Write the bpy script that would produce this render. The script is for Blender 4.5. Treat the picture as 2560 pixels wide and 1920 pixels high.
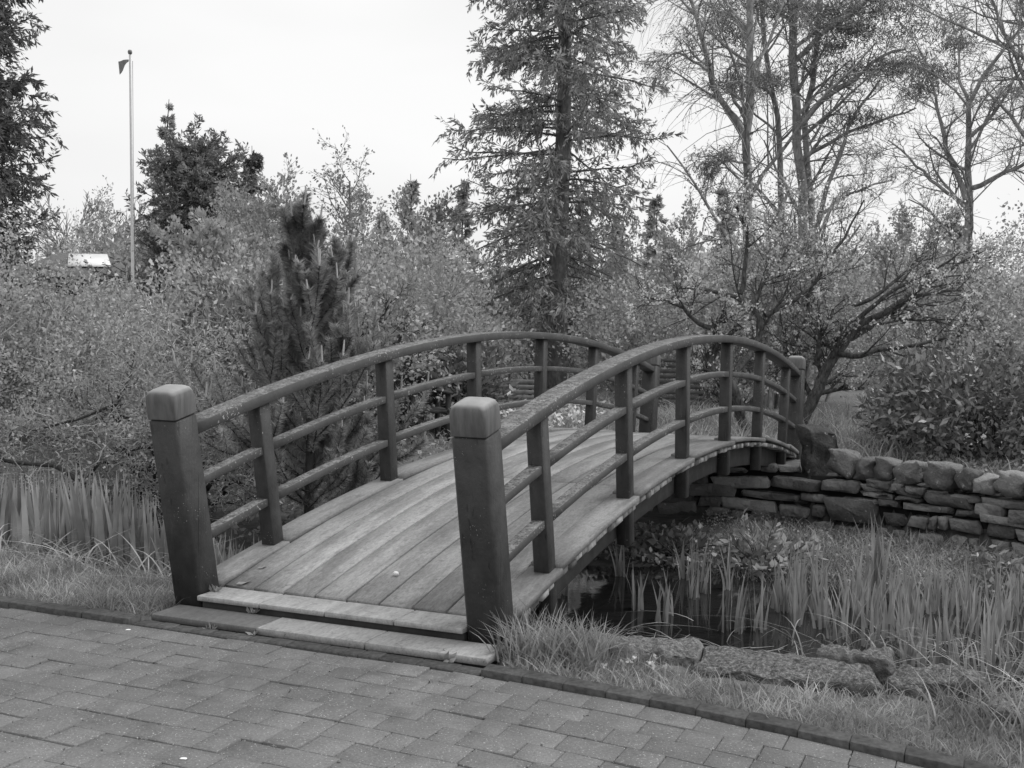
import bpy, bmesh, math, random
import numpy as np
from mathutils import Matrix, Vector, noise as mnoise

for _o in list(bpy.data.objects):
    bpy.data.objects.remove(_o)
scn = bpy.context.scene
COL = scn.collection

# ------------------------------------------------------------------ camera
cam_d = bpy.data.cameras.new('camera')
cam_d.sensor_width = 36.0
cam_d.lens = 36.0 * 2958.3 / 2560.0
cam_d.clip_end = 5000.0
cam = bpy.data.objects.new('camera', cam_d)
COL.objects.link(cam)
cam.matrix_world = (Matrix.Translation((0, 0, 1.6)) @ Matrix.Rotation(math.pi / 2 - 0.0554, 4, 'X')
                    @ Matrix.Rotation(0.013, 4, 'Z'))
scn.camera = cam

# ------------------------------------------------------------------ overcast sky (black and white photograph: greys only)
SUN_EL, SUN_AZ = math.radians(54), math.radians(80)     # azimuth clockwise from +Y
world = bpy.data.worlds.new('World')
scn.world = world
world.use_nodes = True
nt = world.node_tree
nt.nodes.clear()
n_out = nt.nodes.new('ShaderNodeOutputWorld')
n_bg = nt.nodes.new('ShaderNodeBackground')
n_sky = nt.nodes.new('ShaderNodeTexSky')
n_sky.sky_type = 'NISHITA'
n_sky.sun_disc = False
n_sky.sun_elevation = SUN_EL
n_sky.sun_rotation = SUN_AZ
n_bw = nt.nodes.new('ShaderNodeRGBToBW')
nt.links.new(n_sky.outputs[0], n_bw.inputs[0])
n_tc = nt.nodes.new('ShaderNodeTexCoord')
n_map = nt.nodes.new('ShaderNodeMapping')
n_map.inputs['Scale'].default_value = (1.0, 1.0, 3.2)
nt.links.new(n_tc.outputs['Generated'], n_map.inputs[0])
n_no = nt.nodes.new('ShaderNodeTexNoise')
n_no.inputs['Scale'].default_value = 1.6
n_no.inputs['Detail'].default_value = 4.0
n_no.inputs['Roughness'].default_value = 0.45
nt.links.new(n_map.outputs[0], n_no.inputs['Vector'])
n_mr = nt.nodes.new('ShaderNodeMapRange')               # cloud deck, thinner and thicker patches
n_mr.inputs['From Min'].default_value = 0.3
n_mr.inputs['From Max'].default_value = 0.7
n_mr.inputs['To Min'].default_value = 5.0
n_mr.inputs['To Max'].default_value = 6.3
nt.links.new(n_no.outputs[0], n_mr.inputs[0])
n_m1 = nt.nodes.new('ShaderNodeMath'); n_m1.operation = 'MULTIPLY'; n_m1.inputs[1].default_value = 0.04
nt.links.new(n_bw.outputs[0], n_m1.inputs[0])
n_m2 = nt.nodes.new('ShaderNodeMath'); n_m2.operation = 'ADD'
nt.links.new(n_m1.outputs[0], n_m2.inputs[0]); nt.links.new(n_mr.outputs[0], n_m2.inputs[1])
nt.links.new(n_m2.outputs[0], n_bg.inputs['Color'])
n_bg.inputs['Strength'].default_value = 0.1
nt.links.new(n_bg.outputs[0], n_out.inputs['Surface'])

sun_d = bpy.data.lights.new('sun', 'SUN')
sun_d.energy = 1.5
sun_d.angle = math.radians(36)
sun_d.color = (1, 1, 1)
sun = bpy.data.objects.new('sun', sun_d)
COL.objects.link(sun)
_sd = Vector((math.sin(SUN_AZ) * math.cos(SUN_EL), math.cos(SUN_AZ) * math.cos(SUN_EL), math.sin(SUN_EL)))
sun.rotation_euler = _sd.to_track_quat('Z', 'Y').to_euler()

scn.view_settings.view_transform = 'Standard'
scn.view_settings.look = 'None'
scn.view_settings.exposure = 0.6
scn.view_settings.gamma = 1.0
scn.view_settings.use_curve_mapping = False
scn.cycles.max_bounces = 6
scn.cycles.diffuse_bounces = 3
scn.cycles.transmission_bounces = 3
scn.cycles.use_denoising = True

# ------------------------------------------------------------------ bridge frame: s along the bridge, c across it
O2 = np.array([-1.17904709, 5.44661173])
A2 = np.array([0.38693378, 0.9221075])
C2 = np.array([0.9221075, -0.38693378])
BL, BR_, BZC = 10.2015, 20.69429, -20.149067           # chord length, deck radius, arc centre height
BA0 = 0.24904762
def W(s, c, z):
    s, c, z = np.broadcast_arrays(np.asarray(s, float), np.asarray(c, float), np.asarray(z, float))
    q = O2 + s[..., None] * A2 + c[..., None] * C2
    return np.concatenate([q, z[..., None]], -1)
def to_sc(x, y):
    dx, dy = np.asarray(x) - O2[0], np.asarray(y) - O2[1]
    return dx * A2[0] + dy * A2[1], dx * C2[0] + dy * C2[1]
def arcpt(al, r, c):
    return W(BL / 2 + (BR_ + r) * np.sin(al), c, BZC + (BR_ + r) * np.cos(al))
def al_of(s, r=0.0):
    return math.asin((s - BL / 2) / (BR_ + r))

# ------------------------------------------------------------------ mesh helpers
def mesh_from(name, V, faces, mat, smooth=False):
    """V (n,3); faces: list of integer arrays (m,k)"""
    me = bpy.data.meshes.new(name)
    V = np.ascontiguousarray(V, dtype=np.float32)
    faces = [np.asarray(f, dtype=np.int32) for f in faces if len(f)]
    nl = sum(f.size for f in faces)
    nf = sum(len(f) for f in faces)
    me.vertices.add(len(V)); me.vertices.foreach_set('co', V.ravel())
    me.loops.add(nl); me.loops.foreach_set('vertex_index', np.concatenate([f.ravel() for f in faces]))
    tot = np.concatenate([np.full(len(f), f.shape[1], np.int32) for f in faces])
    st = np.concatenate([[0], np.cumsum(tot)[:-1]]).astype(np.int32)
    me.polygons.add(nf); me.polygons.foreach_set('loop_start', st); me.polygons.foreach_set('loop_total', tot)
    if smooth:
        me.polygons.foreach_set('use_smooth', np.ones(nf, dtype=bool))
    me.materials.append(mat)
    me.update(calc_edges=True)
    return me

ORG = {}
def base_of(o):
    return ORG[o.name] if o is not None else np.zeros(3)
def put(name, me_or_arr, mat=None, parent=None, smooth=False, at=None):
    """link one mesh object; arrays come in world coordinates and are stored relative to `at` / the parent's origin"""
    pb = base_of(parent)
    if isinstance(me_or_arr, tuple):
        V, F = me_or_arr
        org = np.asarray(at, float) if at is not None else pb
        me = mesh_from(name, np.asarray(V) - org, F, mat, smooth)
    else:
        me = me_or_arr
        org = np.asarray(at, float) if at is not None else pb
    o = bpy.data.objects.new(name, me)
    COL.objects.link(o)
    if parent is not None:
        o.parent = parent
    if name in ('leaves', 'twigs', 'needles', 'candles', 'petals', 'blossoms', 'stems', 'crown', 'branches'): o['kind'] = 'stuff'
    o.location = org - pb
    ORG[o.name] = org
    return o
def thing(name, label, cat, loc, group=None):
    o = bpy.data.objects.new(name, None)
    o.empty_display_size = 0.2
    COL.objects.link(o)
    o.location = loc
    ORG[o.name] = np.asarray(loc, float)
    return tag(o, label, cat, group)
def tag(o, label=None, cat=None, group=None, kind=None):
    if label: o['label'] = label
    if cat: o['category'] = cat
    if group: o['group'] = group
    if kind: o['kind'] = kind
    return o
def dup_thing(src, loc, rotz=0.0, scale=1.0, label=None, group=None):
    r = src.copy(); COL.objects.link(r)
    r.location = loc; r.rotation_euler = (0, 0, rotz); r.scale = (scale,) * 3 if np.isscalar(scale) else scale
    if label: r['label'] = label
    if group: r['group'] = group
    for ch in list(src.children):
        c = ch.copy(); COL.objects.link(c); c.parent = r
        for g in list(ch.children):
            d = g.copy(); COL.objects.link(d); d.parent = c
    return r

def join(parts):
    Vs, Fs, off = [], {}, 0
    for V, F in parts:
        V = np.asarray(V)
        Vs.append(V)
        for f in F:
            f = np.asarray(f)
            if len(f):
                Fs.setdefault(f.shape[1], []).append(f + off)
        off += len(V)
    return np.concatenate(Vs), [np.concatenate(v) for v in Fs.values()]

def round_profile(hw, b, n=4):
    a = np.linspace(0, math.pi / 2, n + 1); out = []
    for k, (sx, sy) in enumerate(((1, -1), (1, 1), (-1, 1), (-1, -1))):
        th = a + (k - 1) * math.pi / 2
        out.append(np.c_[sx * (hw - b) + b * np.cos(th), sy * (hw - b) + b * np.sin(th)])
    return np.concatenate(out)
def rect_profile(x0, x1, y0, y1, b):
    return np.array([(x0 + b, y0), (x1 - b, y0), (x1, y0 + b), (x1, y1 - b), (x1 - b, y1), (x0 + b, y1), (x0, y1 - b), (x0, y0 + b)])
def loft(rings):
    """rings (k,n,3) -> closed tube with end caps"""
    rings = np.asarray(rings)
    k, n, _ = rings.shape
    V = rings.reshape(-1, 3)
    i = np.arange(n); j = (i + 1) % n
    Q = [np.stack([a * n + i, a * n + j, (a + 1) * n + j, (a + 1) * n + i], 1) for a in range(k - 1)]
    caps = np.stack([i[::-1], (k - 1) * n + i])
    return V, [np.concatenate(Q), caps]
def arc_bar(a0, a1, c0, c1, r0, r1, n=8, b=0.004):
    """bar swept along the arch, radial heights r0..r1 above the deck line"""
    pr = rect_profile(c0, c1, r0, r1, b)
    al = np.linspace(a0, a1, n)
    return loft([arcpt(np.full(8, a), pr[:, 1], pr[:, 0]) for a in al])
def box(x0, x1, y0, y1, z0, z1, b=0.004, f=None):
    """bevelled box in local x,y,z; f maps (n,3)->world"""
    pr0 = rect_profile(x0 + b, x1 - b, y0 + b, y1 - b, b)
    pr = rect_profile(x0, x1, y0, y1, b)
    rings = [np.c_[pr0, np.full(8, z0)], np.c_[pr, np.full(8, z0 + b)], np.c_[pr, np.full(8, z1 - b)], np.c_[pr0, np.full(8, z1)]]
    V, F = loft(rings)
    if f is not None: V = f(V)
    return V, F
def scz(V):
    return W(V[:, 0], V[:, 1], V[:, 2])

# ------------------------------------------------------------------ vegetation helpers (vectorised)
def nrm(v):
    return v / np.maximum(np.linalg.norm(v, axis=-1, keepdims=True), 1e-9)
def perp(d, rng):
    r = nrm(rng.normal(size=d.shape))
    p = r - (r * d).sum(-1, keepdims=True) * d
    return nrm(p)
def curve(start, d, length, k, wig, up, rng):
    """polylines (N,k,3)"""
    N = len(start)
    d = nrm(np.asarray(d, float)); P = np.empty((N, k, 3)); P[:, 0] = start
    step = (np.asarray(length, float) / (k - 1))[:, None]
    for i in range(1, k):
        d = d + rng.normal(size=(N, 3)) * wig
        d[:, 2] += up
        d = nrm(d)
        P[:, i] = P[:, i - 1] + d * step
    return P
def taper(r0, k, end=0.3):
    return np.asarray(r0)[:, None] * np.linspace(1, end, k)[None, :]
def at_t(P, R, t):
    """P (N,k,3), t (N,m) -> pos, tangent, radius (N*m)"""
    N, k, _ = P.shape
    x = t * (k - 1); i = np.minimum(x.astype(int), k - 2); f = (x - i)[..., None]
    n = np.arange(N)[:, None]
    p0, p1 = P[n, i], P[n, i + 1]
    pos = p0 * (1 - f) + p1 * f
    tan = nrm(p1 - p0)
    rad = R[n, i] * (1 - f[..., 0]) + R[n, i + 1] * f[..., 0]
    return pos.reshape(-1, 3), tan.reshape(-1, 3), rad.reshape(-1)
def sprout(P, R, m, t0, t1, ang, lenf, k, wig, up, rf, rng, minr=0.003, taperl=0.5, end=0.3):
    N = len(P)
    t = t0 + (t1 - t0) * ((np.arange(m)[None, :] + rng.random((N, m))) / m)
    pos, tan, rad = at_t(P, R, t)
    plen = np.repeat(np.linalg.norm(np.diff(P, axis=1), axis=2).sum(1), m)
    a = np.radians(ang) * (0.7 + 0.6 * rng.random(len(pos)))[:, None]
    d = tan * np.cos(a) + perp(tan, rng) * np.sin(a)
    L = plen * lenf * (0.65 + 0.7 * rng.random(len(pos))) * (1 - taperl * t.reshape(-1))
    Q = curve(pos, d, L, k, wig, up, rng)
    return Q, taper(np.maximum(rad * rf, minr), k, end)
def tubes(P, R, sides=4):
    N, k, _ = P.shape
    T = np.empty_like(P)
    T[:, 1:-1] = P[:, 2:] - P[:, :-2]; T[:, 0] = P[:, 1] - P[:, 0]; T[:, -1] = P[:, -1] - P[:, -2]
    T = nrm(T)
    ref = np.where(np.abs(T[:, :1, 2:3]) > 0.8, np.array([1.0, 0.13, 0]), np.array([0.1, 0, 1.0]))
    U = nrm(np.cross(T, np.broadcast_to(ref, T.shape))); Vv = np.cross(T, U)
    th = np.arange(sides) * 2 * math.pi / sides
    ring = P[:, :, None, :] + R[:, :, None, None] * (np.cos(th)[None, None, :, None] * U[:, :, None, :] + np.sin(th)[None, None, :, None] * Vv[:, :, None, :])
    V = ring.reshape(-1, 3)
    n = np.arange(N)[:, None, None] * (k * sides); i = np.arange(k - 1)[None, :, None] * sides; j = np.arange(sides)[None, None, :]; j2 = (j + 1) % sides
    F = np.stack([n + i + j, n + i + j2, n + i + sides + j2, n + i + sides + j], -1).reshape(-1, 4)
    return V, [F]
def leafquads(p, d, L, Wd, rng, flat=0.0):
    """rhombic leaves: base p, direction d, length L, half width Wd"""
    d = nrm(d); w = perp(d, rng)
    if flat:
        w = nrm(w * np.array([1, 1, 1 - flat]))
    L = np.asarray(L)[:, None]; Wd = np.asarray(Wd)[:, None]
    nor = np.cross(d, w)
    V = np.stack([p, p + d * L * 0.45 + w * Wd, p + d * L - nor * L * 0.12, p + d * L * 0.45 - w * Wd], 1).reshape(-1, 3)
    F = np.arange(len(p) * 4).reshape(-1, 4)
    return V, [F]
def needles(p, d, L, Wd, rng):
    d = nrm(d); w = perp(d, rng) * np.asarray(Wd)[:, None]
    V = np.stack([p - w, p + w, p + d * np.asarray(L)[:, None]], 1).reshape(-1, 3)
    return V, [np.arange(len(p) * 3).reshape(-1, 3)]
def along(P, m, t0, t1, rng):
    """m points on each polyline -> pos, tangent"""
    t = t0 + (t1 - t0) * rng.random((len(P), m))
    pos, tan, _ = at_t(P, np.ones(P.shape[:2]), t)
    return pos, tan
def leaves_on(P, m, t0, t1, size, ratio, spread, rng, jitter=0.02, upb=0.2, ang=1.0):
    pos, tan = along(P, m, t0, t1, rng)
    d = nrm(tan + perp(tan, rng) * ang + np.array([0, 0, upb]))
    pos = pos + rng.normal(size=pos.shape) * jitter
    L = size * (0.6 + 0.8 * rng.random(len(pos)))
    return leafquads(pos, d, L, L * ratio, rng)
def blades(base, H, Wd, lean, curl, k, rng, az=None):
    """sword / grass blades: base (N,3), lean (N,2) horizontal drift in units of height, curl = extra bend towards the tip"""
    N = len(base)
    t = np.linspace(0, 1, k)[None, :, None]
    H = np.asarray(H)[:, None, None]
    lean3 = np.concatenate([lean, np.zeros((N, 1))], 1)[:, None, :]
    cu = np.asarray(curl)[:, None, None]
    up = np.array([0, 0, 1.0])
    ctr = base[:, None, :] + up * H * (t - cu * 0.55 * t ** 3) + lean3 * H * (0.35 * t + 0.65 * t ** 2) * (1 + cu)
    if az is None: az = rng.random(N) * math.pi
    wd = np.stack([np.cos(az), np.sin(az), np.zeros(N)], 1)[:, None, :]
    prof = (np.asarray(Wd)[:, None] * np.clip(1.0 - np.linspace(0, 1, k)[None, :] ** 2.2, 0.03, 1))[:, :, None]
    V = np.stack([ctr - wd * prof, ctr + wd * prof], 2)
    V = V.reshape(-1, 3)
    n = np.arange(N)[:, None] * (2 * k); i = np.arange(k - 1)[None, :] * 2
    b = n + i
    F = np.stack([b, b + 1, b + 3, b + 2], -1).reshape(-1, 4)
    return V, [F]
# ------------------------------------------------------------------ materials (greys: the photograph is black and white)
def g4(v): return (v, v, v, 1)
class NT:
    def __init__(s, name):
        s.m = bpy.data.materials.new(name); s.m.use_nodes = True
        s.t = s.m.node_tree; s.n = s.t.nodes; s.l = s.t.links
        s.b = s.n['Principled BSDF']; s.out = s.n['Material Output']
        s.tc = s.n.new('ShaderNodeTexCoord')
    def noise(s, scale, detail=5, rough=0.6, vec=None, stretch=None):
        v = vec or s.tc.outputs['Object']
        if stretch:
            mp = s.n.new('ShaderNodeMapping'); mp.inputs['Scale'].default_value = stretch[0]
            if len(stretch) > 1:
                mp.vector_type = 'TEXTURE'; mp.inputs['Scale'].default_value = [1 / q for q in stretch[0]]; mp.inputs['Rotation'].default_value = stretch[1]
            s.l.new(v, mp.inputs[0]); v = mp.outputs[0]
        x = s.n.new('ShaderNodeTexNoise'); x.inputs['Scale'].default_value = scale
        x.inputs['Detail'].default_value = detail; x.inputs['Roughness'].default_value = rough
        s.l.new(v, x.inputs['Vector']); return x.outputs[0]
    def ramp(s, f, pts):
        r = s.n.new('ShaderNodeValToRGB'); e = r.color_ramp.elements
        while len(e) < len(pts): e.new(0.5)
        for a, (p_, v) in zip(e, pts): a.position = p_; a.color = g4(v)
        s.l.new(f, r.inputs[0]); return r.outputs[0]
    def math(s, op, a, b=None):
        m = s.n.new('ShaderNodeMath'); m.operation = op
        for i, x in enumerate((a, b)):
            if x is None: continue
            if isinstance(x, (int, float)): m.inputs[i].default_value = x
            else: s.l.new(x, m.inputs[i])
        return m.outputs[0]
    def mix(s, f, a, b):
        m = s.n.new('ShaderNodeMix'); m.data_type = 'FLOAT'
        for i, x in ((0, f), (2, a), (3, b)):
            if isinstance(x, (int, float)): m.inputs[i].default_value = x
            else: s.l.new(x, m.inputs[i])
        return m.outputs[0]
    def rand(s, lo, hi, island=False):
        if island:
            o = s.n.new('ShaderNodeNewGeometry').outputs['Random Per Island']
        else:
            o = s.n.new('ShaderNodeObjectInfo').outputs['Random']
        mr = s.n.new('ShaderNodeMapRange'); mr.inputs[3].default_value = lo; mr.inputs[4].default_value = hi
        s.l.new(o, mr.inputs[0]); return mr.outputs[0]
    def color(s, v): s.l.new(v, s.b.inputs['Base Color'])
    def rough(s, v): s.b.inputs['Roughness'].default_value = v
    def spec(s, v): s.b.inputs['Specular IOR Level'].default_value = v
    def bump(s, h, strength=0.3, dist=0.01):
        b = s.n.new('ShaderNodeBump'); b.inputs['Strength'].default_value = strength; b.inputs['Distance'].default_value = dist
        s.l.new(h, b.inputs['Height']); s.l.new(b.outputs[0], s.b.inputs['Normal'])
    def up(s, lo=0.6, hi=0.95):
        g = s.n.new('ShaderNodeNewGeometry'); sp = s.n.new('ShaderNodeSeparateXYZ'); s.l.new(g.outputs['Normal'], sp.inputs[0])
        mr = s.n.new('ShaderNodeMapRange'); mr.inputs[1].default_value = lo; mr.inputs[2].default_value = hi
        s.l.new(sp.outputs[2], mr.inputs[0]); return mr.outputs[0]

def m_paint():
    k = NT('dark_painted_timber')
    n1 = k.noise(3.0, 6, 0.65, stretch=((1, 1, 0.25),)); n2 = k.noise(60, 3, 0.6); n3 = k.noise(14, 6, 0.7); n4 = k.noise(95, 2, 0.5)
    base = k.ramp(n1, [(0.3, 0.034), (0.7, 0.056)])
    streak = k.ramp(k.noise(26, 4, 0.6, stretch=((1, 1, 0.05),)), [(0.62, 0), (0.8, 1)])
    col = k.mix(k.math('MULTIPLY', streak, 0.45), base, 0.13)
    crack = k.ramp(k.noise(38, 3, 0.5, stretch=((1, 1, 0.025),)), [(0.30, 1), (0.345, 0)])
    col = k.mix(k.math('MULTIPLY', crack, 0.7), col, 0.018)
    mott = k.ramp(k.noise(6.5, 7, 0.75), [(0.35, 0.72), (0.65, 1.3)])
    col = k.math('MULTIPLY', col, mott)
    worn_lit = k.math('MULTIPLY', k.up(0.7, 0.95), k.ramp(n3, [(0.40, 0), (0.6, 1)]))  # up-facing paling: wear with sky light painted in
    col = k.mix(k.math('MULTIPLY', worn_lit, 0.75), col, 0.16)
    lich = k.math('MULTIPLY', k.ramp(n4, [(0.69, 0), (0.73, 1)]), k.ramp(k.noise(5, 2, 0.5), [(0.5, 0), (0.62, 1)]))
    col = k.mix(lich, col, 0.45)
    k.color(col); k.rough(0.55); k.spec(0.35); k.bump(k.math('ADD', k.math('SUBTRACT', k.math('ADD', n2, n3), crack), k.noise(45, 3, 0.6, stretch=((1, 1, 0.04),))), 0.5, 0.005); return k.m
def m_rail():
    k = NT('worn_lit_rail_timber')
    n1 = k.noise(4.0, 6, 0.65); n2 = k.noise(50, 3, 0.6); n3 = k.noise(18, 7, 0.75); n4 = k.noise(70, 2, 0.5)
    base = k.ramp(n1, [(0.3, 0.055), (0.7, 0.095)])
    worn_lit = k.math('MULTIPLY', k.up(0.55, 0.9), k.ramp(n3, [(0.38, 0), (0.62, 1)]))  # rail tops painted paler: patchy wear plus the light they catch from above
    col = k.mix(worn_lit, base, 0.24)
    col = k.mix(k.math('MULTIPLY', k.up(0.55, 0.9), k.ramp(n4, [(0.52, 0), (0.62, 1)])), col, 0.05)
    lich = k.math('MULTIPLY', k.ramp(k.noise(60, 3, 0.5), [(0.63, 0), (0.66, 1)]), k.ramp(k.noise(3, 2, 0.5), [(0.45, 0), (0.6, 1)]))
    col = k.mix(lich, col, 0.38)
    k.color(col); k.rough(0.65); k.spec(0.3); k.bump(k.math('ADD', n2, n3), 0.35, 0.005); return k.m
def m_cap():
    k = NT('weathered_lit_post_cap')
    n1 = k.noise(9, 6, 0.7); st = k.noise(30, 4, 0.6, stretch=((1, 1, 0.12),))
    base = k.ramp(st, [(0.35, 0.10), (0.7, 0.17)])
    top = k.ramp(n1, [(0.3, 0.27), (0.7, 0.36)])  # paler top puts the skylight on the cap into its colour
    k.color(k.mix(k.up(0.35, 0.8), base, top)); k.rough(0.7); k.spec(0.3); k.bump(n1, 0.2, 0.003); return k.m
def m_deck(name='weathered_deck_board', lo=0.18, hi=0.38, rlo=0.8, rhi=1.12):
    k = NT(name)
    rz = math.atan2(A2[1], A2[0])
    va = k.n.new('ShaderNodeVectorMath'); va.operation = 'ADD'; k.l.new(k.tc.outputs['Object'], va.inputs[0]); k.l.new(k.rand(0, 37), va.inputs[1])
    g = k.noise(20, 5, 0.65, stretch=((0.06, 1.2, 1), (0, 0, rz)), vec=va.outputs[0])
    b = k.noise(5.0, 7, 0.62, stretch=((0.14, 1, 1), (0, 0, rz)), vec=va.outputs[0])
    col = k.ramp(b, [(0.30, lo), (0.46, lo * 1.35), (0.54, hi * 0.84), (0.72, hi)])
    col = k.math('MULTIPLY', col, k.ramp(g, [(0.3, 0.86), (0.7, 1.08)]))
    col = k.math('MULTIPLY', col, k.rand(rlo, rhi))
    fine = k.noise(75, 6, 0.75, stretch=((0.35, 1, 1), (0, 0, rz)), vec=va.outputs[0])
    col = k.math('MULTIPLY', col, k.ramp(fine, [(0.32, 0.72), (0.68, 1.25)]))
    blot = k.ramp(k.noise(16, 6, 0.72, vec=va.outputs[0]), [(0.55, 0), (0.66, 1)])
    col = k.mix(k.math('MULTIPLY', blot, 0.4), col, 0.10)
    sp = k.ramp(k.noise(38, 3, 0.5), [(0.68, 0), (0.74, 1)])
    col = k.mix(k.math('MULTIPLY', sp, 0.6), col, 0.07)
    k.color(col); k.rough(0.6); k.spec(0.3)
    k.bump(k.math('ADD', g, k.noise(70, 3, 0.6)), 0.25, 0.004); return k.m
def m_paver():
    k = NT('concrete_paver')
    n1 = k.noise(5, 5, 0.6); n2 = k.noise(90, 4, 0.7); n3 = k.noise(150, 2, 0.5); big = k.noise(0.9, 4, 0.6)
    gi = k.n.new('ShaderNodeNewGeometry').outputs['Position']
    big = k.noise(0.9, 4, 0.6, vec=gi); n1 = k.noise(6, 5, 0.6, vec=gi); n2 = k.noise(95, 4, 0.7, vec=gi); n3 = k.noise(120, 2, 0.5, vec=gi)
    col = k.ramp(n2, [(0.3, 0.122), (0.7, 0.215)])
    col = k.math('MULTIPLY', col, k.ramp(n1, [(0.3, 0.85), (0.7, 1.12)]))
    col = k.math('MULTIPLY', col, k.ramp(big, [(0.35, 0.78), (0.65, 1.12)]))
    col = k.math('MULTIPLY', col, k.rand(0.91, 1.09))
    col = k.mix(k.ramp(k.noise(2.6, 5, 0.7, vec=gi), [(0.55, 0), (0.66, 0.45)]), col, 0.075)
    col = k.mix(k.ramp(n3, [(0.66, 0), (0.70, 1)]), col, 0.45)
    k.color(col); k.rough(0.85); k.spec(0.25); k.bump(n2, 0.5, 0.004); return k.m
def m_simple(name, lo, hi, scale, rough=0.85, bump=0.3, spec=0.2, bd=0.01, island=None, rnd=None, detail=6):
    k = NT(name)
    n1 = k.noise(scale, detail, 0.65)
    col = k.ramp(n1, [(0.32, lo), (0.68, hi)])
    if island: col = k.math('MULTIPLY', col, k.rand(island[0], island[1], True))
    if rnd: col = k.math('MULTIPLY', col, k.rand(rnd[0], rnd[1]))
    k.color(col); k.rough(rough); k.spec(spec)
    if bump: k.bump(n1, bump, bd)
    return k.m
def m_stone(name, lo, hi, moss=0.4, top=0):
    k = NT(name)
    a = k.noise(3.2, 8, 0.7); b = k.noise(22, 5, 0.7); c = k.noise(1.6, 4, 0.6)
    col = k.ramp(a, [(0.3, lo), (0.55, (lo + hi) / 2), (0.72, hi)])
    col = k.math('MULTIPLY', col, k.rand(0.5, 1.5))
    col = k.mix(k.math('MULTIPLY', k.ramp(c, [(0.5, 0), (0.62, 1)]), moss), col, 0.045)
    li = k.math('MULTIPLY', k.ramp(k.noise(17, 2, 0.5), [(0.68, 0), (0.71, 1)]), 0.8)
    col = k.mix(li, col, 0.38)
    if top:
        tm = k.ramp(k.noise(55, 5, 0.75), [(0.38, 0.05), (0.5, 0.15), (0.64, 0.36)])
        col = k.mix(k.math('MULTIPLY', k.up(0.5, 0.85), top), col, tm)
    k.color(col); k.rough(0.9); k.spec(0.2); k.bump(k.math('ADD', a, b), 1.0, 0.04); return k.m
def m_leaf(name, lo, hi, trans=0.35, rough=0.5, spec=0.3):
    k = NT(name)
    v = k.math('MULTIPLY', k.rand(lo, hi, True), k.ramp(k.noise(2.6, 3, 0.6), [(0.34, 0.58), (0.64, 1.3)]))
    k.color(v); k.rough(rough); k.spec(spec)
    tr = k.n.new('ShaderNodeBsdfTranslucent'); k.l.new(v, tr.inputs[0])
    mx = k.n.new('ShaderNodeMixShader'); mx.inputs[0].default_value = trans
    k.l.new(k.b.outputs[0], mx.inputs[1]); k.l.new(tr.outputs[0], mx.inputs[2]); k.l.new(mx.outputs[0], k.out.inputs[0])
    return k.m
def m_bark(name, lo, hi, sc=14):
    k = NT(name)
    a = k.noise(sc, 6, 0.7, stretch=((1, 1, 0.35),)); b = k.noise(5, 4, 0.6)
    col = k.ramp(a, [(0.35, lo), (0.65, hi)])
    k.color(k.math('MULTIPLY', col, k.ramp(b, [(0.3, 0.7), (0.7, 1.25)]))); k.rough(0.9); k.spec(0.15); k.bump(a, 0.6, 0.01); return k.m
def m_water():
    k = NT('pond_water')
    k.color(k.ramp(k.noise(1.5, 4, 0.6), [(0.3, 0.012), (0.7, 0.022)])); k.rough(0.06); k.spec(0.5)
    k.bump(k.noise(7, 3, 0.5), 0.06, 0.02); return k.m

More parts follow.
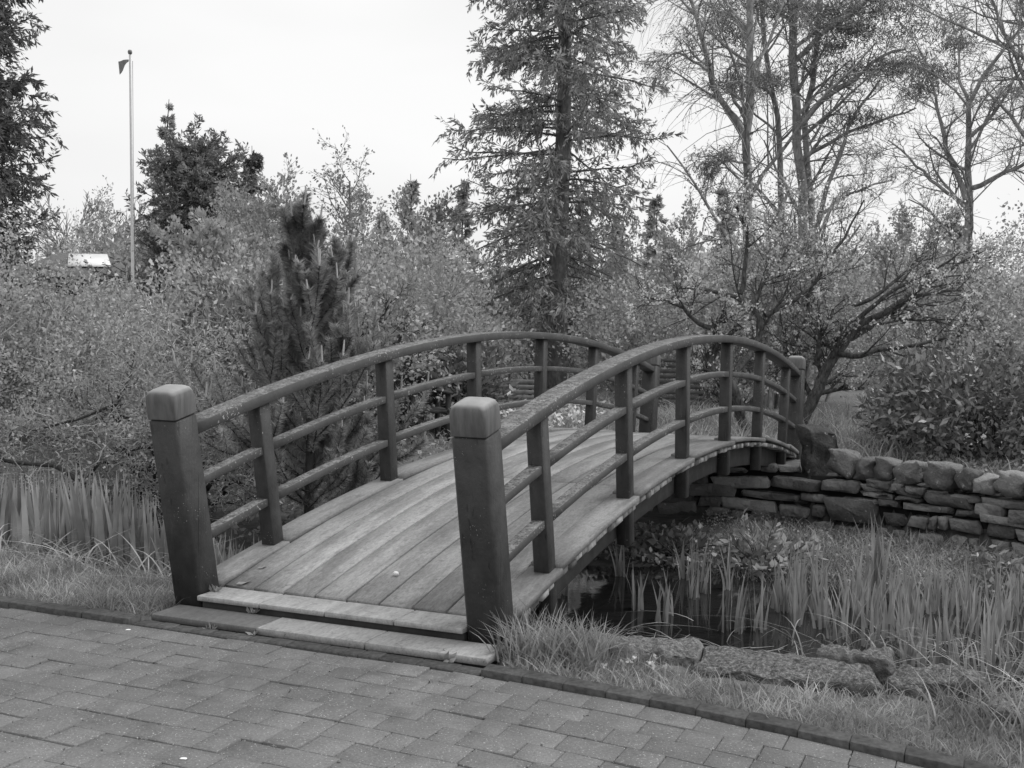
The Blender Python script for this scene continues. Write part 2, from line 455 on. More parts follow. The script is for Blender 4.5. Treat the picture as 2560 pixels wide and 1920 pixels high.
M = dict(
    paint=m_paint(), rail=m_rail(), cap=m_cap(), deck=m_deck(), thresh=m_deck('pale_threshold_board', 0.26, 0.38, 0.92, 1.1),
    edgeb=m_deck('mossy_edge_board', 0.13, 0.27, 0.85, 1.12), thresh_dark=m_deck('damp_threshold_board', 0.10, 0.14, 1, 1), bearer=m_simple('bearer_end_grain', 0.14, 0.5, 12, 0.8, 0.3, rnd=(0.25, 1.25)),
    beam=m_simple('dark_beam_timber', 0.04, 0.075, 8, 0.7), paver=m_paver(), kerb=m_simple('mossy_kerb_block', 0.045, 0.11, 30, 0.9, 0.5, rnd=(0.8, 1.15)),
    joint=m_simple('joint_sand', 0.055, 0.11, 40), soil=m_simple('ground_soil', 0.05, 0.11, 6, 0.95, 0.6), 
    stone=m_stone('wall_stone', 0.19, 0.46, 0.6), cope=m_stone('coping_stone', 0.16, 0.36, 0.5), slab=m_stone('mossy_edge_stone', 0.10, 0.26, 0.5, 0.8),
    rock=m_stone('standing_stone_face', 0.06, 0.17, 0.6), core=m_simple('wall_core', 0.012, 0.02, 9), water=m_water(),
    grass=m_leaf('grass_blade', 0.24, 0.46, 0.35), grass_low=m_leaf('joint_moss_leaf', 0.10, 0.26, 0.2), grass_dry=m_leaf('dry_grass_blade', 0.30, 0.50, 0.3), iris=m_leaf('iris_blade', 0.20, 0.48, 0.4, 0.4, 0.4),
    leaf_pale=m_leaf('pale_spring_leaf', 0.32, 0.56, .4), leaf_mid=m_leaf('mid_leaf', 0.24, 0.62, .4), leaf_dark=m_leaf('dark_leaf', 0.13, 0.34, 0.25, 0.35, 0.5),
    leaf_gloss=m_leaf('glossy_evergreen_leaf', 0.13, 0.32, 0.15, 0.28, 0.6), needle=m_leaf('pine_needle', 0.24, 0.48, 0.35), candle=m_simple('pine_candle', 0.32, 0.48, 30, 0.7, 0.1),
    spruce=m_leaf('spruce_spray', 0.27, 0.55, 0.35), cypress=m_leaf('cypress_spray', 0.11, 0.26, 0.3), pineleaf=m_leaf('pine_foliage', 0.16, 0.34, 0.3),  # spruce and pine foliage paled in place of haze
    blossom=m_leaf('white_blossom', 0.65, 0.85, 0.3), bark=m_bark('grey_bark', 0.18, 0.42), bark_mid=m_bark('brown_grey_bark', 0.11, 0.26), bark_dark=m_bark('dark_bark', 0.035, 0.09), bark_light=m_bark('lichen_twig_bark', 0.28, 0.55, 40),
    bark_lichen=m_bark('lichened_bark', 0.03, 0.15, 30), white=m_simple('white_paint', 0.72, 0.8, 5, 0.5, 0), roof=m_simple('slate_roof', 0.10, 0.18, 14, 0.8), panel=m_simple('pale_roof_panel', 0.72, 0.85, 3, 0.3, 0),
    render_w=m_simple('white_render', 0.6, 0.75, 5), darkgap=m_simple('dark_opening', 0.01, 0.015, 5), bench=m_simple('weathered_bench_slat', 0.13, 0.22, 12), darkwood=m_simple('dark_stained_wood', 0.03, 0.06, 12),
    fence=m_simple('fence_slat', 0.05, 0.10, 10), lawn=m_simple('lawn_turf', 0.11, 0.19, 9, 0.95, 0.5), gravel=m_simple('pale_gravel', 0.26, 0.42, 60), flag=m_simple('flag_cloth', 0.12, 0.3, 4),
    hill=m_simple('hazed_hill_grass', 0.22, 0.32, 0.02, 0.95, 0), petal=m_simple('pale_petal', 0.7, 0.85, 30, 0.6, 0), litterleaf=m_simple('fallen_leaf', 0.2, 0.34, 50, 0.6, 0.2),  # hill colour lightened to stand in for distance haze
)
# ------------------------------------------------------------------ terrain
WALL_C = np.array([-12.0, -1.1, 0.96, 2.4, 4.04, 7.7, 14.0]); WALL_S = np.array([8.0, 8.05, 8.27, 7.68, 6.85, 5.44, 3.2])
def wall_s(c): return np.interp(c, WALL_C, WALL_S)
WATER_Z = -0.60
def sm(x, a, b):
    t = np.clip((x - a) / (b - a), 0, 1); return t * t * (3 - 2 * t)
def gh(x, y):
    s, c = to_sc(x, y)
    right = sm(c, -1.7, -0.6)
    near0 = np.interp(c, [-6, -3, -1.2, 0.8, 1.2, 3, 6], [1.45, 1.3, 1.0, 0.75, 0.72, 0.72, 0.6])
    near1 = np.interp(c, [-6, -3, -1.2, 0.8, 1.2, 3, 6], [3.6, 3.4, 2.4, 1.6, 1.15, 1.15, 1.1])
    z = -0.95 * sm(s, near0, near1)
    fr = sm(s, 3.9, 5.6) * 0.34 + sm(s, 5.6, 7.6) * 0.05
    wsx = wall_s(c)
    fr = fr + sm(s, wsx + 0.05, wsx + 0.22) * (0.95 - 0.39)
    fl = sm(s, 3.3, 4.6) * 0.62 + sm(s, 4.6, 8.5) * 0.33
    z = z + right * fr + (1 - right) * fl
    z = z + 0.03 * np.sin(1.7 * x + 0.6) * np.sin(1.3 * y) * sm(s, 0.5, 1.3)
    return z
def axis(a, b, pts):
    return np.unique(np.round(np.concatenate(pts), 4))
gx = axis(0, 0, [np.arange(-7, 8.01, 0.13), -7 - np.geomspace(0.3, 900, 34), 8 + np.geomspace(0.3, 900, 34)])
gy = axis(0, 0, [np.arange(3.2, 16.01, 0.13), 16 + np.geomspace(0.3, 900, 40), 3.2 - np.geomspace(0.3, 900, 16)])
XX, YY = np.meshgrid(gx, gy)
s_, c_ = to_sc(XX, YY)
ZZ = gh(XX, YY)
rowbend = lambda c: 0.046 * np.maximum(0, c - 0.3) ** 2
ZZ = np.where(s_ < np.where((c_ > -.9) & (c_ < 1.05), 0.75, 0.30) - rowbend(c_), -0.06, ZZ)
V = np.stack([XX, YY, ZZ], -1).reshape(-1, 3)
ny, nx = XX.shape
i, j = np.meshgrid(np.arange(nx - 1), np.arange(ny - 1))
b = (j * nx + i).ravel()
ground = put('ground', (V, [np.stack([b, b + 1, b + nx + 1, b + nx], 1)]), M['lawn'], smooth=True)
tag(ground, kind='structure')
# soil colour in the pond basin and along the beds through height in the material itself
def ground_mat():
    k = NT('ground_turf_and_mud')
    gi = k.n.new('ShaderNodeNewGeometry').outputs['Position']
    sp = k.n.new('ShaderNodeSeparateXYZ'); k.l.new(gi, sp.inputs[0])
    n1 = k.noise(9, 6, 0.65, vec=gi); n2 = k.noise(0.35, 4, 0.6, vec=gi)
    turf = k.math('MULTIPLY', k.ramp(n1, [(0.3, 0.10), (0.7, 0.19)]), k.ramp(n2, [(0.3, 0.8), (0.7, 1.2)]))
    mud = k.ramp(n1, [(0.3, 0.05), (0.7, 0.12)])
    mr = k.n.new('ShaderNodeMapRange'); mr.inputs[1].default_value = -0.22; mr.inputs[2].default_value = -0.03
    k.l.new(sp.outputs[2], mr.inputs[0])
    k.color(k.mix(mr.outputs[0], mud, turf)); k.rough(0.95); k.spec(0.1); k.bump(n1, 0.6, 0.03); return k.m
ground.data.materials[0] = ground_mat()

wv = W(np.array([0.7, 0.7, 8.0, 8.0]), np.array([-9, 12.0, 12.0, -9]), WATER_Z)
tag(put('pond_water', (wv, [np.array([[0, 1, 2, 3]])]), M['water']), kind='structure')
tag(put('gravel_path', join([box(4.9, 8.4, 15.6, 18.4, 0.0, 0.012)]), M['gravel']), kind='structure')

# ------------------------------------------------------------------ paved path: every paver its own block, kerb blocks along the verge
rnd = random.Random(5)
path = bpy.data.objects.new('paved_path', None); COL.objects.link(path); ORG[path.name] = np.zeros(3); tag(path, kind='structure')
jc = np.linspace(-3.6, 6.5, 60)
jt = W(0.335 - rowbend(jc), jc, -0.014); jb = W(-2.6 - rowbend(jc), jc, -0.014)
n = len(jc); q = np.arange(n - 1)
put('joint_bed', (np.concatenate([jt, jb]), [np.stack([q + 1, q, q + n, q + n + 1], 1)]), M['joint'], path)
def bent(V):
    return W(V[:, 0] - rowbend(V[:, 1]), V[:, 1], V[:, 2])
cand = []
for row in range(0, 17):
    s1 = 0.222 - 0.16 * row; s0 = s1 - 0.16
    c = -3.6 + rnd.random() * 0.2
    while c < 6.4:
        small = False
        w = rnd.choice([0.10, 0.11, 0.13]) if small else rnd.choice([0.16, 0.245, 0.16, 0.20, 0.12, 0.245, 0.16])
        cand.append((s0, s1, c, c + w, row)); c += w
def key(q):
    p = W((q[0] + q[1]) / 2, (q[2] + q[3]) / 2, 0)
    u = abs(p[0] / max(p[1], .1)); return (0 if (u < 0.46 and p[1] > 3.75) else 10) + math.hypot(p[0], p[1] - 3.5)
cand.sort(key=key)
for q in cand[:300] + []:
    s0, s1, c0, c1, row = q
    h = rnd.uniform(-0.002, 0.002) - (0.004 if rnd.random() < 0.2 else 0); tl = rnd.uniform(-0.004, 0.004); g = rnd.uniform(0.001, 0.0028)
    V, F = box(s0 + g, s1 - g, c0 + g, c1 - g, -0.05, 0.0, 0.0018)
    V[:, 2] += h + tl * (V[:, 1] - c0) / 0.2
    cen = bent(np.array([[(s0 + s1) / 2, (c0 + c1) / 2, 0.0]]))[0]
    put('paver', (bent(V), F), M['paver'], path, at=cen)
rest = []
for s0, s1, c0, c1, row in cand[300:]:
    V, F = box(s0 + .004, s1 - .004, c0 + .004, c1 - .004, -0.05, 0.0, 0.005); V[:, 2] += rnd.uniform(-.003, .003)
    rest.append((bent(V), F))
tag(put('outer_pavers', join(rest), M['paver'], path), kind='stuff')

_r = np.random.default_rng(12)
_q = [cand[i] for i in _r.integers(0, 230, 900)]
_e = _r.random(900); _u = _r.random(900)
_ss = np.array([a[0] if e < .5 else a[0] + u * (a[1] - a[0]) for a, e, u in zip(_q, _e, _u)]); _cc = np.array([a[2] + u * (a[3] - a[2]) if e < .5 else a[2] for a, e, u in zip(_q, _e, _u)])
_p = bent(np.c_[_ss, _cc, np.full(900, -.003)]) + _r.normal(size=(900, 3)) * [.002, .002, 0]
_d = nrm(_r.normal(size=(900, 3)) * [1, 1, .3] + [0, 0, .25])
tag(put('joint_moss', leafquads(_p, _d, .008 + .014 * _r.random(900) ** 3, .003 + .003 * _r.random(900), _r), M['grass_low'], path), kind='stuff')

kerb = bpy.data.objects.new('kerb', None); COL.objects.link(kerb); ORG[kerb.name] = np.zeros(3); tag(kerb, kind='structure')
for c_a, c_b, kz in ((-3.6, -0.92, 0.028), (-0.92, 1.06, 0.004), (1.06, 6.2, 0.028)):
    c = c_a
    while c < c_b - 0.03:
        w = min(rnd.choice([0.2, 0.21, 0.205, 0.105, 0.2] if kz > .01 else [0.10, 0.11, 0.13, 0.2]), c_b - c)
        V, F = box(0.228, 0.328, c + 0.0012, c + w - 0.0012, -0.06, kz + rnd.uniform(-.002, .002), 0.003)
        V[:, 0] += rnd.uniform(-.003, .003)
        cen = bent(np.array([[0.28, c + w / 2, 0.0]]))[0]
        put('kerb_block', (bent(V), F), M['kerb'], kerb, at=cen); c += w
# ------------------------------------------------------------------ the bridge
rnd = random.Random(11)
bridge = thing('footbridge', 'dark timber arched footbridge with curved handrails over the pond', 'bridge', W(0.7, 0, 0.05))
BA = [-BA0 + 2 * BA0 * i / 7 for i in range(8)]          # baluster angles (1..6 are used)
HW, H = 0.885, 0.8763
# interior boards running along the arch
edges = [-0.79, -0.595, -0.40, -0.205, -0.01, 0.187, 0.384, 0.581, 0.778]
joints = [[4.9], [6.1], [3.19, 6.9], [3.19, 6.4], [3.19, 6.9], [3.19, 4.69, 7.6], [3.195, 6.6], [3.2, 5.9]]
for e0, e1, jn in zip(edges[:-1], edges[1:], joints):
    st = [0.827] + jn + [9.45]
    for a, b in zip(st[:-1], st[1:]):
        a2, b2 = a + 0.004, b - 0.004
        dr = rnd.uniform(-0.003, 0.003)
        put('deck_board', arc_bar(al_of(a2), al_of(b2), e0 + 0.005 + rnd.uniform(0, .002), e1 - 0.005, -0.032 + dr, dr, max(4, int((b - a) * 3)), 0.004), M['deck'], bridge)
# edge boards: one straight piece per bay, each stepping slightly over the last
for side in (-1, 1):
    sb = [0.81] + [BL / 2 + BR_ * math.sin(a) + 0.045 for a in BA[1:7]] + [9.42]
    for a, b in zip(sb[:-1], sb[1:]):
        p0, p1 = al_of(a + 0.006), al_of(b - 0.002)
        c0, c1 = (0.782, 0.972 + rnd.uniform(-.004, .004)) if side > 0 else (-0.978, -0.794)
        pr = rect_profile(c0, c1, -0.036, 0.0, 0.004)
        rings = []
        for f in np.linspace(0, 1, 5):
            al = p0 + (p1 - p0) * f
            sag = 0.006 + 0.018 * (1 - f)
            rings.append(arcpt(np.full(8, al), pr[:, 1] + sag, pr[:, 0]))
        put('edge_board', loft(rings), M['edgeb'], bridge)
# cross planks under the boards, their sawn ends showing along the side
a = 0.95
while a < 9.3:
    w = rnd.choice([0.09, 0.12, 0.14, 0.10])
    q0, q1 = al_of(a), al_of(a + w)
    put('cross_plank', arc_bar(q0, q1, -0.955 + rnd.uniform(-.008, .006), 0.952 + rnd.uniform(-.012, .008), -0.075 + rnd.uniform(-.008, .01), -0.0375, 2, 0.004), M['bearer'], bridge)
    a += w + rnd.choice([0.004, 0.004, 0.03, 0.05, 0.02])
for c0, c1 in ((0.79, 0.838), (-0.838, -0.79), (-0.03, 0.03)):
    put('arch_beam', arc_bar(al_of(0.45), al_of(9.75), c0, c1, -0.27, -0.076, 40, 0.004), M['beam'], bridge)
# threshold: three pale boards on the path edge, then four short boards up to the deck
for c0, c1, m in ((-0.892, -0.245, 'thresh_dark'), (-0.238, 0.380, 'thresh'), (0.387, 1.028, 'thresh')):
    o = put('threshold_board', box(0.340, 0.572, c0, c1, 0.0, 0.034 + rnd.uniform(-.002, .002), 0.0025, scz), M[m], bridge)
    if m == 'thresh_dark': o['label'] = 'damp dark threshold board at the left end'
for c0, c1 in ((-0.788, -0.395), (-0.388, 0.002), (0.009, 0.405), (0.412, 0.789)):
    put('step_board', box(0.584, 0.820, c0, c1, 0.062, 0.089 + rnd.uniform(-.002, .002), 0.0025, scz), M['thresh'], bridge)
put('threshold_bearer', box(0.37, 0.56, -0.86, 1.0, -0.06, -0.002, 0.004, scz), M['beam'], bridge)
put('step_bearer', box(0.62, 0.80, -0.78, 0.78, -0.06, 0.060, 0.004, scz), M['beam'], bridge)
# balusters, leaning with the arch
for side in (-1, 1):
    for i_ in range(1, 7):
        al = BA[i_]
        u = np.array([math.sin(al), math.cos(al)]); t = np.array([math.cos(al), -math.sin(al)])
        def f(V, al=al, u=u, t=t, side=side):
            s = BL / 2 + (BR_ + V[:, 2]) * u[0] + V[:, 0] * t[0]
            z = BZC + (BR_ + V[:, 2]) * u[1] + V[:, 0] * t[1]
            return W(s, side * (HW + V[:, 1] * 1.0), z)
        V, F = box(-0.0537, 0.0537, -0.0455, 0.0455, -0.31 + rnd.uniform(-.01, .01), H - 0.001, 0.006, f)
        if side < 0: F = [q[:, ::-1] for q in F]
        put('baluster', (V, F), M['paint'], bridge)
# newel posts with weathered caps, tops painted paler for sky light
NEW = {0: (0.7101, 0.0742, -0.2025, 1.008, -0.13), 1: (9.4914, 0.15, 0.1361, 0.90, -0.50)}
for side in (-1, 1):
    for e in (0, 1):
        s0, z0, lean, nh, low = NEW[e]
        u = np.array([math.sin(lean), math.cos(lean)]); t = np.array([math.cos(lean), -math.sin(lean)])
        def f(V, s0=s0, z0=z0, u=u, t=t, side=side):
            return W(s0 + V[:, 2] * u[0] + V[:, 0] * t[0], side * HW + V[:, 1], z0 + V[:, 2] * u[1] + V[:, 0] * t[1])
        np_ = put('newel_post', box(-0.0916, 0.0916, -0.0916, 0.0916, low, nh, 0.014, f), M['paint'], bridge)
        rings = []
        for hw, z, bb in ((0.0930, nh + 0.001, 0.016), (0.0942, nh + 0.006, 0.017), (0.0942, nh + 0.098, 0.018), (0.0915, nh + 0.122, 0.021), (0.083, nh + 0.142, 0.025), (0.066, nh + 0.154, 0.024), (0.03, nh + 0.160, 0.012)):
            pr = round_profile(hw, bb); rings.append(np.c_[pr, np.full(len(pr), z)])
        V, F = loft(rings)
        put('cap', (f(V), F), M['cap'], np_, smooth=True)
# handrails and the two lower rails of every bay
def newel_al(e, r, edge):
    s0, z0, lean, nh, low = NEW[e]
    sgn = -1 if e == 0 else 1
    zr = (r - 0.02)
    s = s0 + zr * math.sin(lean) - sgn * edge
    return math.asin((s - BL / 2) / (BR_ + r))
for side in (-1, 1):
    a0, a1 = newel_al(0, H + .03, 0.088), newel_al(1, H + .03, 0.088)
    c0, c1 = side * HW - 0.068, side * HW + 0.068
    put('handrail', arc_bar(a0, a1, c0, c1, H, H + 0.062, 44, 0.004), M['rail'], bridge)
    for rr in (0.262, 0.572):
        st = []
        ends = [(newel_al(0, rr, 0.09), BA[1] - 0.0535 / BR_)] + [(BA[k] + 0.0535 / BR_, BA[k + 1] - 0.0535 / BR_) for k in range(1, 6)] + [(BA[6] + 0.0535 / BR_, newel_al(1, rr, 0.09))]
        for x0, x1 in ends:
            if x1 - x0 < 0.003: continue
            d = rnd.uniform(-0.004, 0.004)
            put('lower_rail', arc_bar(x0, x1, side * HW - 0.036, side * HW + 0.036, rr + d, rr + d + 0.047, 7, 0.003), M['rail'], bridge)
# ------------------------------------------------------------------ stones
def rock(hx, hy, hz, seed, jit=0.12, rings_n=5, sides=9, flat_top=0.0, taperv=0.0):
    """irregular boulder, local coordinates, hx/hy/hz half sizes"""
    r = np.random.default_rng(seed)
    rings = []
    for q in np.linspace(-1, 1, rings_n):
        e = (1 - abs(q) ** 4) ** 0.5 if abs(q) < 1 else 0.62
        th = np.linspace(0, 2 * math.pi, sides, endpoint=False) + r.uniform(-.15, .15, sides)
        ca, sa = np.cos(th), np.sin(th)
        sq = 1.0 / np.maximum(np.abs(ca), np.abs(sa)) * 0.55 + 0.45
        k = e * sq * (1 + r.normal(size=sides) * jit) * (1 - taperv * (q + 1) / 2)
        rings.append(np.c_[ca * k * hx, sa * k * hy, q * hz + r.normal(size=sides) * hz * jit * 0.8])
    return loft(rings)
def rotz(V, a):
    c, s = math.cos(a), math.sin(a); return np.c_[V[:, 0] * c - V[:, 1] * s, V[:, 0] * s + V[:, 1] * c, V[:, 2]]
def rotx(V, a):
    c, s = math.cos(a), math.sin(a); return np.c_[V[:, 0], V[:, 1] * c - V[:, 2] * s, V[:, 1] * s + V[:, 2] * c]
def roty(V, a):
    c, s = math.cos(a), math.sin(a); return np.c_[V[:, 0] * c + V[:, 2] * s, V[:, 1], -V[:, 0] * s + V[:, 2] * c]

def crag(hx, hy, hz, seed, n=10, jit=.2, rough=.02, cuts=3, freq=9.0):
    """angular quarried stone: hull of knocked-about box corners, finely divided and roughened"""
    r = np.random.default_rng(seed)
    c = np.array([(x, y, z) for x in (-1, 1) for y in (-1, 1) for z in (-1, 1)], float)
    c = c * (1 - jit * r.random((8, 3)) * 1.6)
    e = r.uniform(-1, 1, (n, 3)); ax = r.integers(0, 3, n); e[np.arange(n), ax] = np.sign(e[np.arange(n), ax]) * r.uniform(.92, 1.12, n)
    p = np.concatenate([c, e * np.where(np.arange(3) == ax[:, None], 1, .7)]) * [hx, hy, hz]
    bm = bmesh.new()
    for q in p: bm.verts.new(q)
    bmesh.ops.convex_hull(bm, input=bm.verts)
    bmesh.ops.delete(bm, geom=[v for v in bm.verts if not v.link_faces], context='VERTS')
    bmesh.ops.bevel(bm, geom=bm.edges[:], offset=min(hx, hy, hz) * .06, segments=1, affect='EDGES', clamp_overlap=True)
    bmesh.ops.triangulate(bm, faces=bm.faces[:])
    for _ in range(cuts):
        lim = max(hx, hy, hz) * (.5, .3, .17, .1)[_]
        ed = [q for q in bm.edges if q.calc_length() > lim]
        if ed: bmesh.ops.subdivide_edges(bm, edges=ed, cuts=1)
        bmesh.ops.triangulate(bm, faces=bm.faces[:])
    off = Vector((seed * 1.7, seed * .3, 0))
    bm.normal_update()
    for v in bm.verts:
        d = mnoise.fractal(v.co * freq + off, 1.0, 2.0, 4) * rough + mnoise.noise(v.co * freq * 4.5 + off) * rough * .4
        v.co += v.normal * d
    bm.verts.index_update()
    V = np.array([v.co[:] for v in bm.verts]); F = np.array([[v.index for v in f.verts] for f in bm.faces]); bm.free()
    return V, [F]
rnd = random.Random(21); rg = np.random.default_rng(21)
wl_c = np.linspace(-1.25, 8.2, 400); wl = W(wall_s(wl_c), wl_c, 0)[:, :2]
for _ in range(30): wl[1:-1] = (wl[:-2] + wl[2:]) / 2 * 0.5 + wl[1:-1] * 0.5
seg = np.r_[0, np.cumsum(np.linalg.norm(np.diff(wl, axis=0), axis=1))]
def wall_pt(t):
    x = np.interp(t, seg, wl[:, 0]); y = np.interp(t, seg, wl[:, 1])
    x2 = np.interp(np.asarray(t) + .05, seg, wl[:, 0]); y2 = np.interp(np.asarray(t) + .05, seg, wl[:, 1])
    tx, ty = x2 - x, y2 - y; l = np.maximum(np.hypot(tx, ty), 1e-6)
    return x, y, tx / l, ty / l
def wallmap(V, off=0.0):
    """local x along the wall, y into the bank, z up"""
    x, y, tx, ty = wall_pt(V[:, 0])
    return np.c_[x - ty * (V[:, 1] + off) , y + tx * (V[:, 1] + off), V[:, 2]]
stone_wall = thing('stone_wall', 'low drystone retaining wall with big rough coping stones by the far end of the bridge', 'wall', (*wall_pt(2.5)[:2], -0.5))
TL = seg[-1]
tt = np.linspace(0.02, TL - 0.1, 60)
pr = []
for t in tt:
    top = 0.0 - 0.10 * sm(t, 4, 9) + 0.07 * (1 - sm(t, 1.9, 2.4))
    pr.append(wallmap(np.array([[t, 0.09, -0.9], [t, 0.30, -0.9], [t, 0.30, top - .03], [t, 0.09, top - .03]])))
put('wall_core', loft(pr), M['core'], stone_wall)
z = -0.72; course = 0
stone_n = 0
while z < 0.08:
    hgt = rnd.choice([0.085, 0.12, 0.165, 0.14, 0.18])
    t = rnd.uniform(0, 0.12)
    while t < TL - 0.3:
        w = rnd.choice([0.16, 0.24, 0.34, 0.46, 0.60, 0.12, 0.3, 0.52]) * rnd.uniform(.85, 1.15)
        top_lim = 0.0 - 0.10 * float(sm(t, 4, 9)) + 0.07 * float(1 - sm(t, 1.9, 2.4))
        zz = z + 0.04 * math.sin(t * 1.3 + course) + rnd.uniform(-.012, .012)
        if zz + hgt < top_lim + 0.03:
            splits = [(zz, zz + hgt)]
            tall = rnd.random() < .13 and zz + hgt * 1.9 < top_lim + .03
            if tall: splits = [(zz, zz + hgt * 1.9)]
            elif hgt > 0.125 and rnd.random() < 0.16: splits = [(zz, zz + hgt * .45), (zz + hgt * .45, zz + hgt)]
            for za, zb in splits:
                g = rnd.uniform(.006, .012)
                V, F = crag((w - 2 * g) * .5, .09, (zb - za - g * 1.4) * .5, 900 + stone_n, 5, rnd.uniform(.06, .24), .016, 1, 12)
                sk = rnd.uniform(-.14, .14); V = roty(V, sk * .35)
                V = V + np.array([t + w / 2, .08, (za + zb) / 2]); V[:, 0] += (V[:, 2] - za) * rnd.uniform(-.4, .4)
                off = rnd.uniform(-0.03, 0.03) - (.035 if tall else 0)
                cen = wallmap(np.array([[t + w / 2, 0.05, (za + zb) / 2]]))[0]
                put('stone', (wallmap(V, off), F), M['stone'], stone_wall, at=cen); stone_n += 1
        t += w
    z += hgt; course += 1
t = 2.75
k = 0
while t < TL - 0.5:
    w = rnd.uniform(0.20, 0.36); hh = rnd.uniform(0.19, 0.30) * (1 - 0.25 * float(sm(t, 4, 8)))
    V, F = crag(w * 0.53, 0.17, hh * 0.5, 400 + k, 7, .34, .02, 2, 9)
    V = roty(V, rnd.uniform(-.25, .25)); V = rotx(V, rnd.uniform(-.15, .2))
    top = 0.0 - 0.10 * float(sm(t, 4, 9))
    V = V + np.array([t + w / 2, 0.14 + rnd.uniform(-.03, .03), top + hh * 0.44])
    V[:, 0] += .02 * np.sin(V[:, 2] * 40)
    cen = wallmap(np.array([[t + w / 2, 0.1, top]]))[0]
    put('coping_stone', (wallmap(V), F), M['cope'], stone_wall, at=cen); t += w * rnd.uniform(.93, 1.06); k += 1

# upright stone beside the far newel post
rs = np.random.default_rng(8); rings = []
for z_, wx, wy, dx in ((-0.32, .19, .15, 0), (-0.1, .20, .16, -.01), (0.12, .18, .14, -.02), (0.3, .16, .12, -.035), (0.42, .12, .1, -.05), (0.47, .05, .06, -.06)):
    th = np.linspace(0, 2 * math.pi, 11, endpoint=False)
    kk = (0.6 / np.maximum(np.abs(np.cos(th)), np.abs(np.sin(th))) + .4) * (1 + rs.normal(size=11) * .10)
    rings.append(np.c_[np.cos(th) * kk * wx + dx, np.sin(th) * kk * wy, np.full(11, z_) + rs.normal(size=11) * .02])
V, F = crag(.20, .14, .45, 8, 8, .3, .035, 4, 6); V[:, 0] -= .10 * (V[:, 2] / .42) ** 2; V[:, 2] += .07
p0 = W(8.42, 1.36, 0.02)
o = put('standing_stone', (rotz(V, .4) + p0, F), M['rock'], at=p0)
tag(o, 'upright mossy stone slab leaning beside the far newel post of the bridge', 'stone')
p1 = W(8.55, 1.72, 0.02)
V, F = crag(.2, .16, .13, 77, 8, .3, .02)
tag(put('boulder', (V + p1, F), M['rock'], at=p1), 'rounded dark boulder tucked right of the upright stone on the wall', 'stone')

# rough stones edging the pond on the near bank
EDGE = [  # s, c, half length, half depth, half height, z, yaw, seed, label
    (0.86, 1.66, .24, .15, .11, -0.05, -.32, 31, 'flat-topped stone slab on the near bank beside the tall grass tuft'),
    (0.80, 2.30, .42, .19, .13, -0.075, -.36, 32, 'longest mossy edging stone, in the middle of the near bank'),
    (1.20, 2.56, .17, .10, .09, -0.05, -.25, 33, 'small pale stone lying behind the long mossy edging stone'),
    (0.94, 2.95, .22, .16, .15, -0.09, -.36, 34, 'blocky rounded stone at the right of the long mossy edging stone'),
    (0.62, 3.32, .20, .14, .12, -0.07, -.55, 35, 'dark stone at the right edge of the near bank in the grass'),
    (0.95, 1.36, .13, .08, .08, -0.05, -.4, 36, 'small stone half hidden by grass at the water beside the near newel post')]
for s, c, hx, hy, hz, z_, yaw, sd, lab in EDGE:
    V, F = crag(hx, hy, hz, sd, 12, .16, .035, 4, 7)
    # second, finer roughness
    pass
    p_ = W(s, c, z_)
    o = put('edging_stone', (rotz(V, yaw) + p_, F), M['slab'], at=p_)
    tag(o, lab, 'stone', 'stones edging the near bank')
# ------------------------------------------------------------------ grass, irises and bank plants
rg = np.random.default_rng(3)
def ground_pts(n, s0, s1, c0, c1, accept=None):
    s = rg.uniform(s0, s1, n); c = rg.uniform(c0, c1, n)
    if accept is not None:
        m = accept(s, c); s, c = s[m], c[m]
    P = W(s, c, 0.0); P[:, 2] = gh(P[:, 0], P[:, 1]); return P, s, c
def stuff(name, arr, mat, label=None):
    return tag(put(name, arr, mat), label, kind='stuff')
# verge grass right and left
def patchy(P, f=2.2, seed=0):
    return 0.5 + 0.5 * np.sin(f * P[:, 0] * 2.1 + seed) * np.sin(f * P[:, 1] * 1.7 + 1.3 * seed)
P, s, c = ground_pts(42000, -1.2, 1.75, 1.02, 5.0, lambda s, c: (s > 0.335 - rowbend(c)) & (s < 0.62 + 0.06 * np.sin(c * 5)) & ((c > 1.12) | (s > .75)))
n = len(P); hh = (0.035 + 0.05 * rg.random(n) ** 2) * (0.7 + 0.7 * patchy(P)) * (1 + 0.5 * sm(s, .6, 1.0))
stuff('grass_verge', blades(P, hh, 0.0016 + 0.0022 * rg.random(n), rg.normal(size=(n, 2)) * 0.55, rg.random(n) * 0.5, 4, rg), M['grass'], 'short rough grass between the kerb and the edging stones')
P, s, c = ground_pts(30000, 0.335, 2.3, -6.5, -0.93, lambda s, c: (s < 1.28 + 0.12 * np.sin(c * 4)) & ((c < -.985) | (s < .6)))
n = len(P); hh = (0.035 + 0.06 * rg.random(n) ** 2) * (0.7 + 0.8 * patchy(P, 1.7, 2))
stuff('left_grass_verge', blades(P, hh, 0.0018 + 0.0022 * rg.random(n), rg.normal(size=(n, 2)) * 0.6, rg.random(n) * 0.6, 3, rg), M['grass'], 'rough grass bank left of the bridge')
